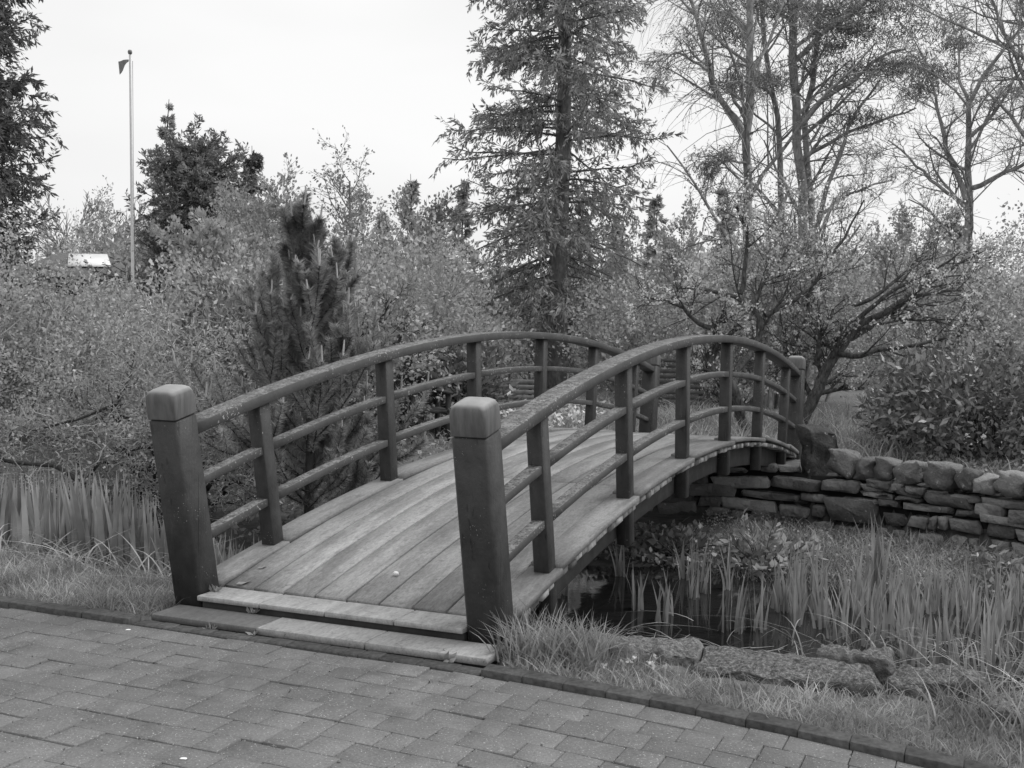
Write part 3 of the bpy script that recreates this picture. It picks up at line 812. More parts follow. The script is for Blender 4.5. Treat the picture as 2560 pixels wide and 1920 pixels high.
# far bank and lawn tufts beyond the wall
P, s, c = ground_pts(20000, 6.5, 16, -6, 9, lambda s, c: (s > wall_s(c) + .25) & ((s > 9.9) | (np.abs(c) > 1.1)) )
m_ = ~((P[:, 0] > 4.8) & (P[:, 0] < 8.5) & (P[:, 1] > 15.4) & (P[:, 1] < 18.5)); P = P[m_]
n = len(P); hh = (0.05 + 0.16 * rg.random(n) ** 2.5)
stuff('far_grass', blades(P, hh, 0.004 + 0.004 * rg.random(n), rg.normal(size=(n, 2)) * 0.5, rg.random(n) * 0.5, 3, rg), M['grass'], 'longer grass growing beyond the bridge and wall')
P, s, c = ground_pts(5200, 9.9, 15, -3.6, 2.6)
n = len(P); hh = (0.18 + 0.28 * rg.random(n)) * (0.4 + 0.8 * patchy(P, 1.2, 1))
stuff('dry_grass', blades(P, hh, 0.005 + 0.004 * rg.random(n), rg.normal(size=(n, 2)) * 0.5, rg.random(n) * 0.8, 4, rg), M['grass_dry'], 'pale dry grass around the far end of the bridge')
# iris bed left of the bridge
P, s, c = ground_pts(2600, 1.6, 2.7, -4.8, -1.1, lambda s, c: s < 1.8 + 0.8 * rg.random(len(s)))
P[:, 2] = np.maximum(P[:, 2], WATER_Z) - 0.03
n = len(P); hh = (0.44 + 0.34 * rg.random(n)) * (0.98 + .12 * np.sin(P[:, 0] * 4))
stuff('iris_bed', blades(P, hh, 0.014 + 0.011 * rg.random(n), rg.normal(size=(n, 2)) * 0.09, rg.random(n) * 0.06, 6, rg, rg.normal(size=n) * 0.7), M['iris'], 'dense bed of upright iris leaves left of the bridge')
P, s, c = ground_pts(480, 1.2, 2.0, -3.4, -1.0)
P[:, 2] = np.maximum(P[:, 2], WATER_Z) - 0.02
n = len(P)
stuff('dead_grass', blades(P, 0.14 + 0.26 * rg.random(n), 0.0035 + 0.0035 * rg.random(n), rg.normal(size=(n, 2)) * 0.65, 0.4 + rg.random(n) * 0.9, 7, rg), M['grass_dry'], 'bent dead straw at the foot of the iris bed')
# iris clumps standing in the pond right of the bridge
iris_spots = []
tries = 0
while len(iris_spots) < 240 and tries < 4000:
    tries += 1
    ss, cc = rg.uniform(2.5, 5.5), rg.uniform(-0.3, 6.2)
    dens = 0.12 + 0.88 * sm(cc, 1.0, 2.3)
    if ss < 3.7 - 0.6 * sm(cc, 1.6, 3.4) or rg.random() > dens: continue
    if all((ss - a) ** 2 + (cc - b) ** 2 > 0.009 for a, b in iris_spots): iris_spots.append((ss, cc))
protos = []
for v in range(7):
    n = int(rg.integers(6, 12)); base = np.c_[rg.normal(size=(n, 2)) * 0.035, np.full(n, -0.06)]
    hh = 0.28 + 0.30 * rg.random(n)
    protos.append(mesh_from('iris_blades', *blades(base, hh, 0.009 + 0.007 * rg.random(n), rg.normal(size=(n, 2)) * 0.12, rg.random(n) ** 3 * 0.5, 6, rg), M['iris']))
for i_, (ss, cc) in enumerate(iris_spots):
    p_ = W(ss, cc, 0); p_[2] = max(float(gh(p_[0], p_[1])), WATER_Z - 0.04)
    o = put('iris_clump', protos[i_ % 7], at=p_); o.rotation_euler[2] = rg.uniform(0, 6.28); o.scale = (1, 1, rg.uniform(.75, 1.15))
    tag(o, 'clump of upright sword shaped iris leaves standing in the pond shallows', 'iris', 'irises growing in the pond right of the bridge')
n = 16; base = np.c_[rg.normal(size=(n, 2)) * 0.05, np.full(n, -0.05)]
p_ = W(5.5, 2.25, 0); p_[2] = float(gh(p_[0], p_[1]))
o = put('tall_iris', (blades(base, 0.5 + 0.25 * rg.random(n), 0.012 + 0.006 * rg.random(n), rg.normal(size=(n, 2)) * 0.1, rg.random(n) * 0.1, 6, rg)[0] + p_, blades(base, np.ones(n), np.ones(n), np.zeros((n, 2)), np.zeros(n), 6, rg)[1]), M['iris'], at=p_)
tag(o, 'tallest iris tuft on the bank in front of the drystone wall', 'iris')
P, s, c = ground_pts(1700, 1.2, 3.9, 0.9, 6.0, lambda s, c: rg.random(len(s)) < 0.12 + 0.88 * sm(c, 1.4, 3.2))
P[:, 2] = np.maximum(P[:, 2], WATER_Z)
n = len(P)
stuff('dead_stems', blades(P, 0.10 + 0.26 * rg.random(n), 0.0035 + 0.0035 * rg.random(n), rg.normal(size=(n, 2)) * 0.7, 0.5 + rg.random(n) * 1.0, 7, rg), M['grass_dry'], 'bent pale dead stems among the irises')
P, s, c = ground_pts(420, 1.15, 3.4, 0.6, 4.8)
n = len(P); d = rg.random(n) * math.pi; L = 0.12 + 0.22 * rg.random(n)
P[:, 2] = WATER_Z + 0.006
dv = np.stack([np.cos(d), np.sin(d), np.zeros(n)], 1)
fl = np.stack([P - dv * L[:, None] / 2, P + rg.normal(size=(n, 3)) * [.02, .02, 0.004], P + dv * L[:, None] / 2], 1)
stuff('floating_straw', tubes(fl, taper(np.full(n, 0.0048), 3), 3), M['grass_dry'], 'loose straw floating on the dark water')
# grass tuft beside the near newel post and under the edge stones
P, s, c = ground_pts(800, 0.42, .80, 1.02, 1.5, lambda s, c: (s > .42))
n = len(P)
p_ = W(0.95, 1.32, -0.03)
tag(put('grass_tuft', blades(P, 0.08 + 0.17 * rg.random(n), 0.0028 + 0.003 * rg.random(n), rg.normal(size=(n, 2)) * 0.4, rg.random(n) * 0.45, 5, rg), M['grass'], at=p_), 'tall fresh grass tuft right of the near newel post', 'grass tuft')
P, s, c = ground_pts(2600, 0.3, 1.5, 2.5, 4.4, lambda s, c: (s > .45 - rowbend(c)) & (c > 2.95))
n = len(P)
tag(put('grass_tuft', blades(P, 0.07 + 0.15 * rg.random(n), 0.0025 + 0.003 * rg.random(n), rg.normal(size=(n, 2)) * 0.5, rg.random(n) * 0.6, 5, rg), M['grass'], at=W(1.0, 3.4, -.05)), 'shaggy grass tuft beside the blocky edging stone at the right', 'grass tuft')
# broad leaved ground cover on the bank below the wall
def cover(n, s0, s1, c0, c1, size, mat, name, label, hmax, acc=None, ratio=.35):
    P, s, c = ground_pts(n, s0, s1, c0, c1, acc)
    hump = hmax * (0.35 + 0.65 * patchy(P, 1.9, 4))
    P[:, 2] = np.maximum(P[:, 2], WATER_Z) + hump * rg.random(len(P)) ** 0.7
    d = nrm(np.c_[rg.normal(size=(len(P), 2)), 0.35 + 0.5 * rg.normal(size=len(P))])
    L = size * (0.5 + 0.9 * rg.random(len(P)))
    stuff(name, leafquads(P, d, L, L * ratio, rg), mat, label)
cover(22000, 5.5, 8.2, 0.2, 7.0, 0.026, M['leaf_dark'], 'bank_plants', 'low leafy plants covering the bank below the wall', 0.10, lambda s, c: s < wall_s(c) - .02)
cover(5200, 5.5, 6.6, 3.0, 6.5, 0.08, M['leaf_dark'], 'fern_cover', 'feathery ground cover on the bank at the right', 0.26, lambda s, c: s < wall_s(c) - .15, .22)
cover(3600, 5.5, 7.0, -0.9, 1.6, 0.06, M['leaf_dark'], 'shaded_bank_plants', 'low dark plants on the bank under the bridge', 0.16)
cover(9000, 6.6, 10, 2.2, 8.0, 0.045, M['leaf_dark'], 'wall_top_plants', 'low plants growing on the ground above the wall', 0.10, lambda s, c: s > wall_s(c) + .3)
cover(4500, 3.4, 8.5, -5.5, -1.1, 0.06, M['leaf_dark'], 'left_bank_plants', 'low dark undergrowth on the bank left of the bridge', 0.22)
# a big leafed plant in front of the wall: leaves one by one
def leafy_plant(label, p, rx, h, n, size, mat, seed):
    r = np.random.default_rng(seed)
    t = thing('leafy_plant', label, 'plant', p)
    nst = 26
    az = r.random(nst) * 6.283; el = r.uniform(.3, 1.3, nst)
    d = np.stack([np.cos(az) * np.cos(el), np.sin(az) * np.cos(el), np.sin(el)], 1)
    P = curve(np.tile(p, (nst, 1)), d, np.full(nst, math.hypot(rx, h) * .9) * r.uniform(.6, 1.05, nst), 6, .08, -.06, r)
    put('stems', tubes(P, taper(np.full(nst, .006), 6), 4), M['bark_dark'], t)
    pos, tan = along(P, n // nst, .35, 1.0, r)
    dd = nrm(tan + perp(tan, r) * 1.1 + np.array([0, 0, .1])); L = size * r.uniform(.6, 1.2, len(pos))
    put('leaves', leafquads(pos, dd, L, L * .26, r, .6), mat, t)
    return t
p_ = W(5.8, 1.25, 0); p_[2] = float(gh(p_[0], p_[1]))
leafy_plant('big broad leaved dock-like plant in front of the dark arch under the bridge', p_, .45, .42, 520, .10, M['leaf_mid'], 4)
p_ = W(6.0, .45, 0); p_[2] = float(gh(p_[0], p_[1]))
leafy_plant('small dark leafy plant deep in the shade under the bridge', p_, .4, .25, 220, .1, M['leaf_dark'], 5)
# white spring flowers left of the deck and a few by the edge stones
P, s, c = ground_pts(150, 7.2, 10.5, -2.6, -1.15); n = len(P)
Hf = 0.25 + 0.2 * rg.random(n)
stuff('daffodil_leaves', blades(np.repeat(P, 4, 0) + rg.normal(size=(4 * n, 3)) * [.04, .04, 0], np.repeat(Hf, 4) * rg.uniform(.6, 1, 4 * n), np.full(4 * n, .006), rg.normal(size=(4 * n, 2)) * .3, rg.random(4 * n) * .4, 4, rg), M['grass'], 'daffodil leaves beyond the left railing')
pp = np.repeat(P + np.c_[rg.normal(size=(n, 2)) * .03, Hf + .05], 5, 0)
stuff('daffodil_flowers', leafquads(pp + rg.normal(size=pp.shape) * .012, rg.normal(size=pp.shape), np.full(len(pp), .06), np.full(len(pp), .02), rg), M['blossom'], 'white daffodil flowers beyond the left railing')
q0 = W(.56, 1.72, -.02)
n = 9; fp = q0 + rg.normal(size=(n, 3)) * [.07, .07, .01] + [0, 0, .07]
t = thing('white_flowers', 'small cluster of white flowers in the grass by the long mossy edging stone', 'flowers', q0)
put('stems', tubes(np.stack([fp * [1, 1, 0] + [0, 0, q0[2] - .02], fp], 1), np.full((n, 2), .0018), 3), M['grass'], t)
f5 = np.repeat(fp, 6, 0)
put('petals', leafquads(f5, rg.normal(size=f5.shape) + [0, 0, .4], np.full(len(f5), .02), np.full(len(f5), .008), rg), M['blossom'], t)
# little things lying about
def pebble(s, c, r_, label, mat, hz=.35, name='pebble'):
    z_ = BZC + math.sqrt(BR_ ** 2 - (s - BL / 2) ** 2) if s > .75 else 0.0
    V, F = rock(r_, r_ * .8, r_ * hz, int(s * 1000) % 97 + 5, .1, 5, 8)
    p_ = W(s, c, z_ + r_ * hz * .9)
    tag(put(name, (V + p_, F), M[mat], at=p_, smooth=True), label, 'pebble' if name == 'pebble' else 'petal')
pebble(1.175, 0.103, .016, 'single white pebble lying on the middle of the bridge deck', 'petal', .7)
for s, c, lab in ((-0.02, -1.66, 'largest pale petal fallen on the pavers near the left kerb'), (0.14, -0.87, 'pale petal on the paving just left of the dark threshold board'), (-1.16, 0.50, 'pale round petal lying on the pavers near the front')):
    pebble(s, c, .013, lab, 'petal', .1, 'fallen_petal')
def small_weed(s, c, z_, label, n=14, size=.045):
    p_ = W(s, c, z_); r = np.random.default_rng(int(abs(s * 100 + c * 37)) + 3)
    d = nrm(r.normal(size=(n, 3)) + [0, 0, .5]); d[:, 2] = np.abs(d[:, 2]); L = size * r.uniform(.5, 1.1, n)
    tag(put('weed', leafquads(np.tile(p_, (n, 1)) + r.normal(size=(n, 3)) * [.012, .012, 0], d, L, L * .2, r), M['grass'], at=p_), label, 'weed')
small_weed(.70, -.76, .09, 'tiny weed growing at the foot of the near left newel post')
small_weed(.578, -.43, .035, 'tiny weed in the gap behind the dark threshold board')
small_weed(.335, -.50, .0, 'tiny weed under the front edge of the dark threshold board')
small_weed(.335, .83, .0, 'small star shaped weed under the right threshold board', 10, .075)
small_weed(.83, .74, .095, 'moss tuft at the inner foot of the near right newel post', 40, .03)
small_weed(.335, -.24, .0, 'thin weed at the joint between the dark and pale threshold boards')
def fallen_leaf(s, c, z_, label, sz):
    V = np.array([[-1, 0, 0.1], [-.5, .38, .25], [.3, .42, .12], [1, .05, .3], [.35, -.36, .3], [-.45, -.4, .05], [0, 0, .02]]) * sz
    F = [np.array([[0, 6, 1], [1, 6, 2], [2, 6, 3], [3, 6, 4], [4, 6, 5], [5, 6, 0]])[:, ::-1]]
    p_ = W(s, c, z_)
    tag(put('fallen_leaf', (rotz(V, .5) + p_, F), M['litterleaf'], at=p_), label, 'leaf')
fallen_leaf(.86, -.68, .108, 'curled pale leaf on the deck beside the near left newel post', .045)
fallen_leaf(1.08, -.71, .152, 'crumpled leaf in the first deck gap beside the left newel', .03)
fallen_leaf(1.83, .80, .283, 'small star shaped leaf on the right edge board', .03)

P, s, c = ground_pts(12000, 5.4, 7.8, 0.6, 6.5, lambda s, c: s < wall_s(c) - .1)
n = len(P)
stuff('bank_grass', blades(P, 0.06 + 0.14 * rg.random(n) ** 2, 0.003 + 0.003 * rg.random(n), rg.normal(size=(n, 2)) * 0.5, rg.random(n) * 0.6, 4, rg), M['grass'], 'thin grass growing through the bank plants below the wall')
# ------------------------------------------------------------------ trees and shrubs
def finish(t, parts):
    for nm, arr, mat in parts:
        put(nm, arr, M[mat], t)
    return t
def gz(x, y): return float(gh(np.array(x), np.array(y)))
def shrub(name, label, cat, x, y, rx, h, leaf, bark, seed, nclump=90, per=60, size=.05, ratio=.33, sig=.13, stems=14, twigs=260, wig=.12, group=None, twr=.004, low=.12, blossom=0, ry=None, upb=.25, twmat=None, gap=2.4, curl=0):
    r = np.random.default_rng(seed); z0 = gz(x, y) - .05; base = np.array([x, y, z0]); ry = ry or rx
    t = thing(name, label, cat, base, group)
    lump = r.normal(size=(6, 3)); lump = nrm(lump)
    d = nrm(r.normal(size=(nclump, 3)) * [1, 1, .9])
    k = r.random(nclump) ** (1 / gap)
    bul = 1 + .22 * np.max(d @ lump.T, 1) - .15 + r.normal(size=nclump) * .06
    C = base + np.array([0, 0, h * (low + (1 - low) * .5)]) + d * (k * bul)[:, None] * [rx, ry, h * (1 - low) * .5]
    C[:, 2] = np.maximum(C[:, 2], z0 + .08)
    # stems
    az = r.random(stems) * 6.283; tgt = C[r.integers(0, nclump, stems)]
    sd = nrm(tgt - base) + np.array([0, 0, .3])
    P = curve(base + np.c_[r.normal(size=(stems, 2)) * rx * .12, np.zeros(stems)], sd, np.linalg.norm(tgt - base, axis=1) * 1.02, 8, wig, 0, r)
    R = taper(np.full(stems, .012 * h + .006), 8, .3)
    Q, QR = sprout(P, R, 6, .3, 1, 45, .4, 6, wig * 1.4, .03, .5, r, twr)
    Tn = int(max(1, twigs // max(1, len(Q))))
    Z, ZR = sprout(Q, QR, Tn + 1, .35, 1, 50, .65, 4, wig * 1.9, .03, .5, r, twr)
    put('stems', join([tubes(P, R, 5), tubes(Q, QR, 4)]), M[bark], t)
    put('twigs', tubes(Z, np.maximum(ZR, twr * .7), 3), M[twmat or bark], t)
    if curl:
        ci = r.integers(0, nclump, curl); cs = C[ci] + r.normal(size=(curl, 3)) * sig * .8; od = nrm(cs - base - [0, 0, h * .35])
        KP = curve(cs, od + r.normal(size=(curl, 3)) * .8, r.uniform(.15, .5, curl), 7, .6, .03, r)
        put('curled_twigs', tubes(KP, taper(r.uniform(.003, .0065, curl), 7, .5), 3), M[twmat or bark], t)['kind'] = 'stuff'
    n = nclump * per
    ci = r.integers(0, nclump, n)
    pos = C[ci] + r.normal(size=(n, 3)) * sig * [1, 1, .8]
    pos[:, 2] = np.maximum(pos[:, 2], z0 + .03)
    out = nrm(pos - base - [0, 0, h * .4])
    dd = nrm(out * .5 + r.normal(size=(n, 3)) * .7 + [0, 0, upb]); L = size * r.uniform(.5, 1.3, n)
    put('leaves', leafquads(pos, dd, L, L * ratio, r), M[leaf], t)
    if blossom:
        nb = blossom; ci = r.integers(0, nclump, nb); pb = np.repeat(C[ci] + r.normal(size=(nb, 3)) * sig * 1.1, 6, 0); pb += r.normal(size=pb.shape) * .022
        put('blossoms', leafquads(pb, r.normal(size=pb.shape), np.full(len(pb), .035), np.full(len(pb), .015), r), M['blossom'], t)
    return t

def bare_tree(name, label, x, y, h, spread, seed, bark='bark', leaf=None, nleaf=3, lsize=.06, r0=None, levels=(9, 7, 6), ang=38, wig=.07, up=.05, minr=.006, trunkfrac=.75, t0=.25, group=None, cat='tree', lean=(0, 0), P0=None, lenf=(.55, .5, .5), upt=None):
    r = np.random.default_rng(seed); z0 = gz(x, y) - .05; base = np.array([x, y, z0])
    t = thing(name, label, cat, base, group)
    r0 = r0 or h * .018
    if P0 is None:
        P = curve(base[None], np.array([[lean[0], lean[1], 1.0]]), np.array([h * trunkfrac]), 10, .04, .02, r); R = taper([r0], 10, .25)
    else: P, R = P0
    Q, QR = sprout(P, R, levels[0], t0, 1, ang, lenf[0] * spread, 8, wig, up, .6, r, minr, .35)
    S_, SR = sprout(Q, QR, levels[1], .15, 1, ang, lenf[1], 6, wig * 1.2, up, .6, r, minr, .35)
    T_, TR = sprout(S_, SR, levels[2], .15, 1, ang, lenf[2], 3, wig * 1.3, upt if upt is not None else up, .6, r, minr * .75, .3)
    put('trunk', tubes(P, R, 8), M[bark], t, smooth=True)
    put('branches', join([tubes(Q, QR, 5), tubes(S_, SR, 4)]), M[bark], t)
    put('twigs', tubes(T_, TR, 3), M[bark], t)
    if leaf:
        put('leaves', leaves_on(T_, nleaf, .3, 1, lsize, .32, 1, r, lsize * .5, .2, .9), M[leaf], t)
    return t, (P, R, Q, QR, S_, SR, T_, TR), r

def conifer(name, label, x, y, h, r0, seed, mat='spruce', bark='bark_dark', z0f=.06, dz=.35, nb=5, tw=12, spr=12, size=.14, ratio=.2, droop=-.03, el=(.05, .15), power=.85, group=None, trunk_r=None, tip=.05, sub=True, lenj=.25, keep=1.0, hang=0.0, fill=0):
    r = np.random.default_rng(seed); zb = gz(x, y) - .05; base = np.array([x, y, zb]); t = thing(name, label, 'tree', base, group)
    tr = trunk_r or h * .014
    P = curve(base[None], np.array([[0, 0, 1.0]]), np.array([h]), 14, .012, .05, r); R = taper([tr], 14, .08)
    zs = np.arange(h * z0f, h * .985, dz); B = []; D = []; L = []
    for z in zs:
        for k in range(nb):
            if r.random() > keep: continue
            f = min(1, (z + r.uniform(-.5, .5) * dz) / h); pos, _, _ = at_t(P, R, np.array([[max(0, min(.999, f))]]))
            a = r.random() * 6.283; e = el[0] + (el[1] - el[0]) * f + r.normal() * .12
            B.append(pos[0]); D.append((math.cos(a) * math.cos(e), math.sin(a) * math.cos(e), math.sin(e)))
            L.append((r0 * (1 - f) ** power + tip) * r.uniform(1 - lenj * 1.6, 1 + lenj))
    B, D, L = np.array(B), np.array(D), np.array(L)
    Q = curve(B, D, L, 7, .06, droop, r); Q[:, -1, 2] += L * .05; QR = taper(np.maximum(L * .012, .008), 7, .3)
    S_, SR = sprout(Q, QR, tw, .12, 1, 55, .32, 3, .08, droop - hang, .5, r, .004, .5)
    put('trunk', tubes(P, R, 9), M[bark], t, smooth=True)
    put('branches', tubes(Q, QR, 4), M[bark], t)
    put('twigs', tubes(S_, SR, 3), M[bark], t)
    pos, tan = along(S_, spr, .05, 1, r)
    p2, t2 = along(Q, spr * 2, .35, 1, r)
    pos = np.concatenate([pos, p2]); tan = np.concatenate([tan, t2])
    if fill:
        f = r.random(fill) ** .9 * .97; a = r.random(fill) * 6.283; q = (r0 * (1 - f) ** power + tip * .5) * .78 * r.random(fill) ** .5 * (1 + .18 * np.sin(a * 3 + f * 40))
        zc_ = h * (z0f + (1 - z0f) * f); keepm = zc_ < h * .99
        q = (r0 * (1 - zc_ / h) ** power + tip * .5) * .8 * r.random(fill) ** .5 * (1 + .2 * np.sin(a * 3 + zc_ * 4))
        pos = np.concatenate([pos, base + np.c_[np.cos(a) * q, np.sin(a) * q, zc_]]); tan = np.concatenate([tan, np.c_[np.cos(a), np.sin(a), r.uniform(-.6, .4, fill)]])
    tan = nrm(tan)
    d = nrm(tan * .9 + perp(tan, r) * .75 + [0, 0, -.25 - hang]); Ln = size * r.uniform(.5, 1.2, len(pos))
    put('crown', leafquads(pos + r.normal(size=pos.shape) * size * .12, d, Ln, Ln * ratio, r), M[mat], t)
    return t

# --- the tall spruce behind the bridge
conifer('spruce_tree', 'tall spruce with drooping open branches behind the middle of the bridge', 1.05, 27.4, 19.0, 3.0, 101, lenj=.14, dz=.33, nb=7, tw=17, spr=15, size=.16, ratio=.14, droop=-.035, el=(-.18, .2), power=.62, trunk_r=.25, z0f=.07, keep=.9, hang=.16, bark='bark_mid')
# --- dark conifers at the left
conifer('cypress_tree', 'tall dark dense cypress at the left edge of the photo', -10.15, 21.5, 11.5, 1.8, 102, mat='cypress', dz=.27, nb=9, tw=12, spr=20, size=.14, ratio=.15, el=(.5, .7), droop=-.10, power=.42, trunk_r=.16, z0f=.14, hang=.1, fill=26000)
conifer('yew_tree', 'dark rounded evergreen tree standing right of the flagpole', -9.4, 35, 6.3, 2.1, 103, mat='pineleaf', dz=.28, nb=8, tw=12, spr=20, size=.16, ratio=.17, el=(.4, .8), droop=-.03, power=.36, trunk_r=.15, tip=.5, fill=7000)
conifer('larch_tree', 'thin scraggly conifer spire behind the dark rounded evergreen', -11.3, 38, 8.5, 1.7, 104, mat='spruce', dz=.42, nb=4, tw=9, spr=10, size=.15, ratio=.2, power=1.0, trunk_r=.11, keep=.85)
conifer('yew_tree', 'small dark evergreen peeping up right of the rounded evergreen', -9.2, 42, 7.6, 1.2, 105, mat='cypress', dz=.4, nb=6, tw=9, spr=16, size=.18, ratio=.22, power=.6)
# --- small far conifers
for k, (x, y, h, r_, lab) in enumerate([(-4.9, 45, 5.6, 1.2, 'pointed far conifer left of the taller far conifers'), (-3.6, 43, 6.8, 1.25, 'dark far conifer just left of the tall spruce'), (-2.05, 47, 7.0, 1.3, 'far conifer with dark top beside the lower spruce branches'), (6.0, 50, 6.9, 1.5, 'dark far conifer left of the weeping birch'), (5.0, 56, 6.6, 1.3, 'lone small far conifer between spruce and birch'), (8.6, 48, 7.2, 1.5, 'far conifer hidden behind the birch stems'), (2.75, 50, 6.6, 1.2, 'far conifer just right of the tall spruce'), (17, 46, 6.3, 1.7, 'far conifer seen at the foot of the bare tree')]):
    conifer('far_conifer', lab, x, y, h, r_, 120 + k, dz=.42, nb=5, tw=7, spr=9, size=.21, ratio=.2, power=.9, group='small conifers in the distance')
# --- bare and twiggy trees left
bare_tree('bare_tree', 'fan shaped leafless tree left of the flagpole', -21.8, 60, 9.2, 1.15, 140, levels=(12, 9, 8), ang=34, minr=.034, trunkfrac=.55, group='bare trees in the distance')
bare_tree('bare_tree', 'narrower leafless tree just behind the flagpole', -19.6, 60, 8.9, .95, 141, levels=(10, 9, 8), ang=32, minr=.034, trunkfrac=.55, group='bare trees in the distance')
bare_tree('thin_tree', 'slender open tree with a single stem left of the spruce', -3.45, 26, 4.7, .6, 142, leaf='leaf_mid', nleaf=2, lsize=.07, levels=(22, 8, 5), ang=52, minr=.006, trunkfrac=.97, t0=.2, r0=.07, lenf=(.5, .5, .5))
bare_tree('twiggy_tree', 'fine twiggy broom shaped tree above the young pine', -4.75, 24, 5.2, 1.0, 143, leaf='leaf_pale', nleaf=2, lsize=.05, levels=(14, 9, 8), ang=28, minr=.006, trunkfrac=.5, t0=.1, r0=.06)
bare_tree('leafy_tree', 'pale spring leaved tree in front of the dark rounded evergreen', -4.45, 18, 4.0, .85, 144, leaf='leaf_pale', nleaf=9, lsize=.075, levels=(15, 9, 8), ang=44, minr=.006, trunkfrac=.62, t0=.08, r0=.06)
bare_tree('leafy_tree', 'second pale leaved tree left of the twiggy broom tree', -4.35, 20.5, 4.0, .9, 145, leaf='leaf_pale', nleaf=8, lsize=.075, levels=(14, 9, 8), ang=46, minr=.006, trunkfrac=.6, t0=.08, r0=.06)
bare_tree('blossom_tree', 'pale leaved branches reaching in at the left edge below the cypress', -5.6, 12.6, 3.7, 1.0, 146, leaf='leaf_pale', nleaf=9, lsize=.036, levels=(12, 8, 7), ang=46, minr=.004, trunkfrac=.6, t0=.1, r0=.05, bark='bark_light')

for x, y, h, sp, sd, lf, lab in [(-6.3, 29, 5.6, 1.0, 151, 'leaf_pale', 'feathery pale tree on the skyline left of the twiggy broom tree'), (-5.1, 27, 5.2, .9, 152, 'leaf_pale', 'feathery tree with fine twigs on the skyline above the young pine'),
        (-2.9, 30, 5.0, .9, 153, 'leaf_mid', 'soft leafy tree on the skyline right of the slender open tree'), (-2.05, 28, 4.9, .85, 154, 'leaf_pale', 'soft pale tree on the skyline just left of the spruce'),
        (4.4, 31, 5.0, 1.0, 155, 'leaf_pale', 'soft twiggy tree on the skyline between spruce and birch'), (3.2, 33, 4.6, .9, 156, 'leaf_mid', 'low leafy tree behind the right side of the spruce'), (-7.6, 33, 5.6, 1.0, 157, 'leaf_mid', 'leafy tree in front of the dark rounded evergreen'),
        (9.6, 30, 5.2, 1.0, 158, 'leaf_mid', 'twiggy tree in the gap between the pine and the crooked bare tree'), (-13.2, 44, 5.6, 1.0, 159, 'leaf_mid', 'leafy tree rising behind the house roof'), (-16.4, 47, 6.6, 1.1, 160, 'leaf_mid', 'leafy tree left of the house behind the cypress'), (-14.9, 50, 6.8, 1.0, 161, 'leaf_mid', 'twiggy tree right behind the flagpole'), (-4.0, 31, 5.2, .9, 162, 'leaf_mid', 'soft leafy tree behind the slender open tree')]:
    bare_tree('skyline_tree', lab, x, y, h * 1.25, sp, sd, leaf=lf, nleaf=4, lsize=.09, levels=(12, 8, 8), ang=36, minr=.009, trunkfrac=.55, t0=.1, r0=.07, group='soft leafed trees along the skyline')
# --- left shrubs
shrub('contorted_hazel', 'big tangled shrub with twisting pale twigs behind the near left newel post', 'shrub', -3.45, 11.3, 1.25, 2.2, 'leaf_mid', 'bark_dark', 201, curl=1000, nclump=135, per=80, size=.036, sig=.095, twigs=2400, wig=.55, twr=.0055, twmat='bark_light', stems=18, low=.0, gap=2.0)
shrub('tangled_shrub', 'tangled small leaved shrub at the left edge above the iris bed', 'shrub', -5.25, 10.9, 1.2, 2.25, 'leaf_mid', 'bark_dark', 202, curl=600, nclump=140, per=80, size=.036, sig=.095, twigs=2000, wig=.45, twr=.005, twmat='bark_light', stems=16, low=.0, gap=2.0)
shrub('evergreen_bush', 'evergreen bush with narrow pale leaves left of the young pine', 'shrub', -2.95, 13.2, .85, 2.35, 'leaf_gloss', 'bark_dark', 203, nclump=130, per=70, size=.085, ratio=.2, sig=.12, twigs=300, low=.0, gap=3)
shrub('leafy_shrub', 'leafy shrub behind the tangled shrubs below the flagpole', 'shrub', -5.6, 15.6, 1.45, 2.2, 'leaf_mid', 'bark', 204, nclump=190, per=70, size=.06, sig=.17, twigs=500, low=.0)
shrub('leafy_shrub', 'taller pale leafed shrub left of the evergreen bush', 'shrub', -3.75, 14.4, .8, 2.5, 'leaf_mid', 'bark', 205, nclump=150, per=70, size=.06, sig=.16, twigs=500, low=.0)
shrub('leafy_shrub', 'loose leafy shrub at the far left edge below the cypress', 'shrub', -6.6, 15.2, 1.15, 3.2, 'leaf_mid', 'bark', 214, nclump=150, per=60, size=.05, sig=.16, twigs=500, low=.0)
# --- behind the bridge, left half
shrub('leafy_shrub', 'airy shrub right of the young pine above the handrail', 'shrub', -1.95, 14.6, 1.0, 2.35, 'leaf_mid', 'bark_dark', 206, nclump=160, per=60, size=.06, sig=.16, twigs=700, low=.0)
shrub('leafy_shrub', 'tall loose pale shrub left of the spruce trunk', 'shrub', -1.55, 17.5, 1.15, 3.1, 'leaf_pale', 'bark', 207, nclump=190, per=60, size=.065, sig=.18, twigs=700, low=.0)
shrub('rhododendron', 'rhododendron with long leaves behind the dark wooden seat', 'shrub', -.75, 16.9, .75, 1.35, 'leaf_gloss', 'bark_dark', 208, nclump=80, per=45, size=.14, ratio=.2, sig=.13, twigs=200, low=.0)
shrub('leafy_shrub', 'rounded shrub under the lowest spruce branches at the left', 'shrub', -1.5, 21.5, 1.3, 2.7, 'leaf_mid', 'bark', 209, nclump=150, per=60, size=.08, sig=.2, twigs=500, low=.0)
shrub('leafy_shrub', 'low shrub just left of the spruce trunk foot', 'shrub', -.6, 24.5, .9, 1.7, 'leaf_mid', 'bark', 210, nclump=90, per=60, size=.08, sig=.18, twigs=200, low=.0)
shrub('leafy_shrub', 'blossom dotted shrub right of the spruce trunk', 'shrub', 2.35, 22.0, 1.2, 2.6, 'leaf_mid', 'bark', 211, nclump=140, per=60, size=.075, sig=.2, twigs=500, low=.0, blossom=70)
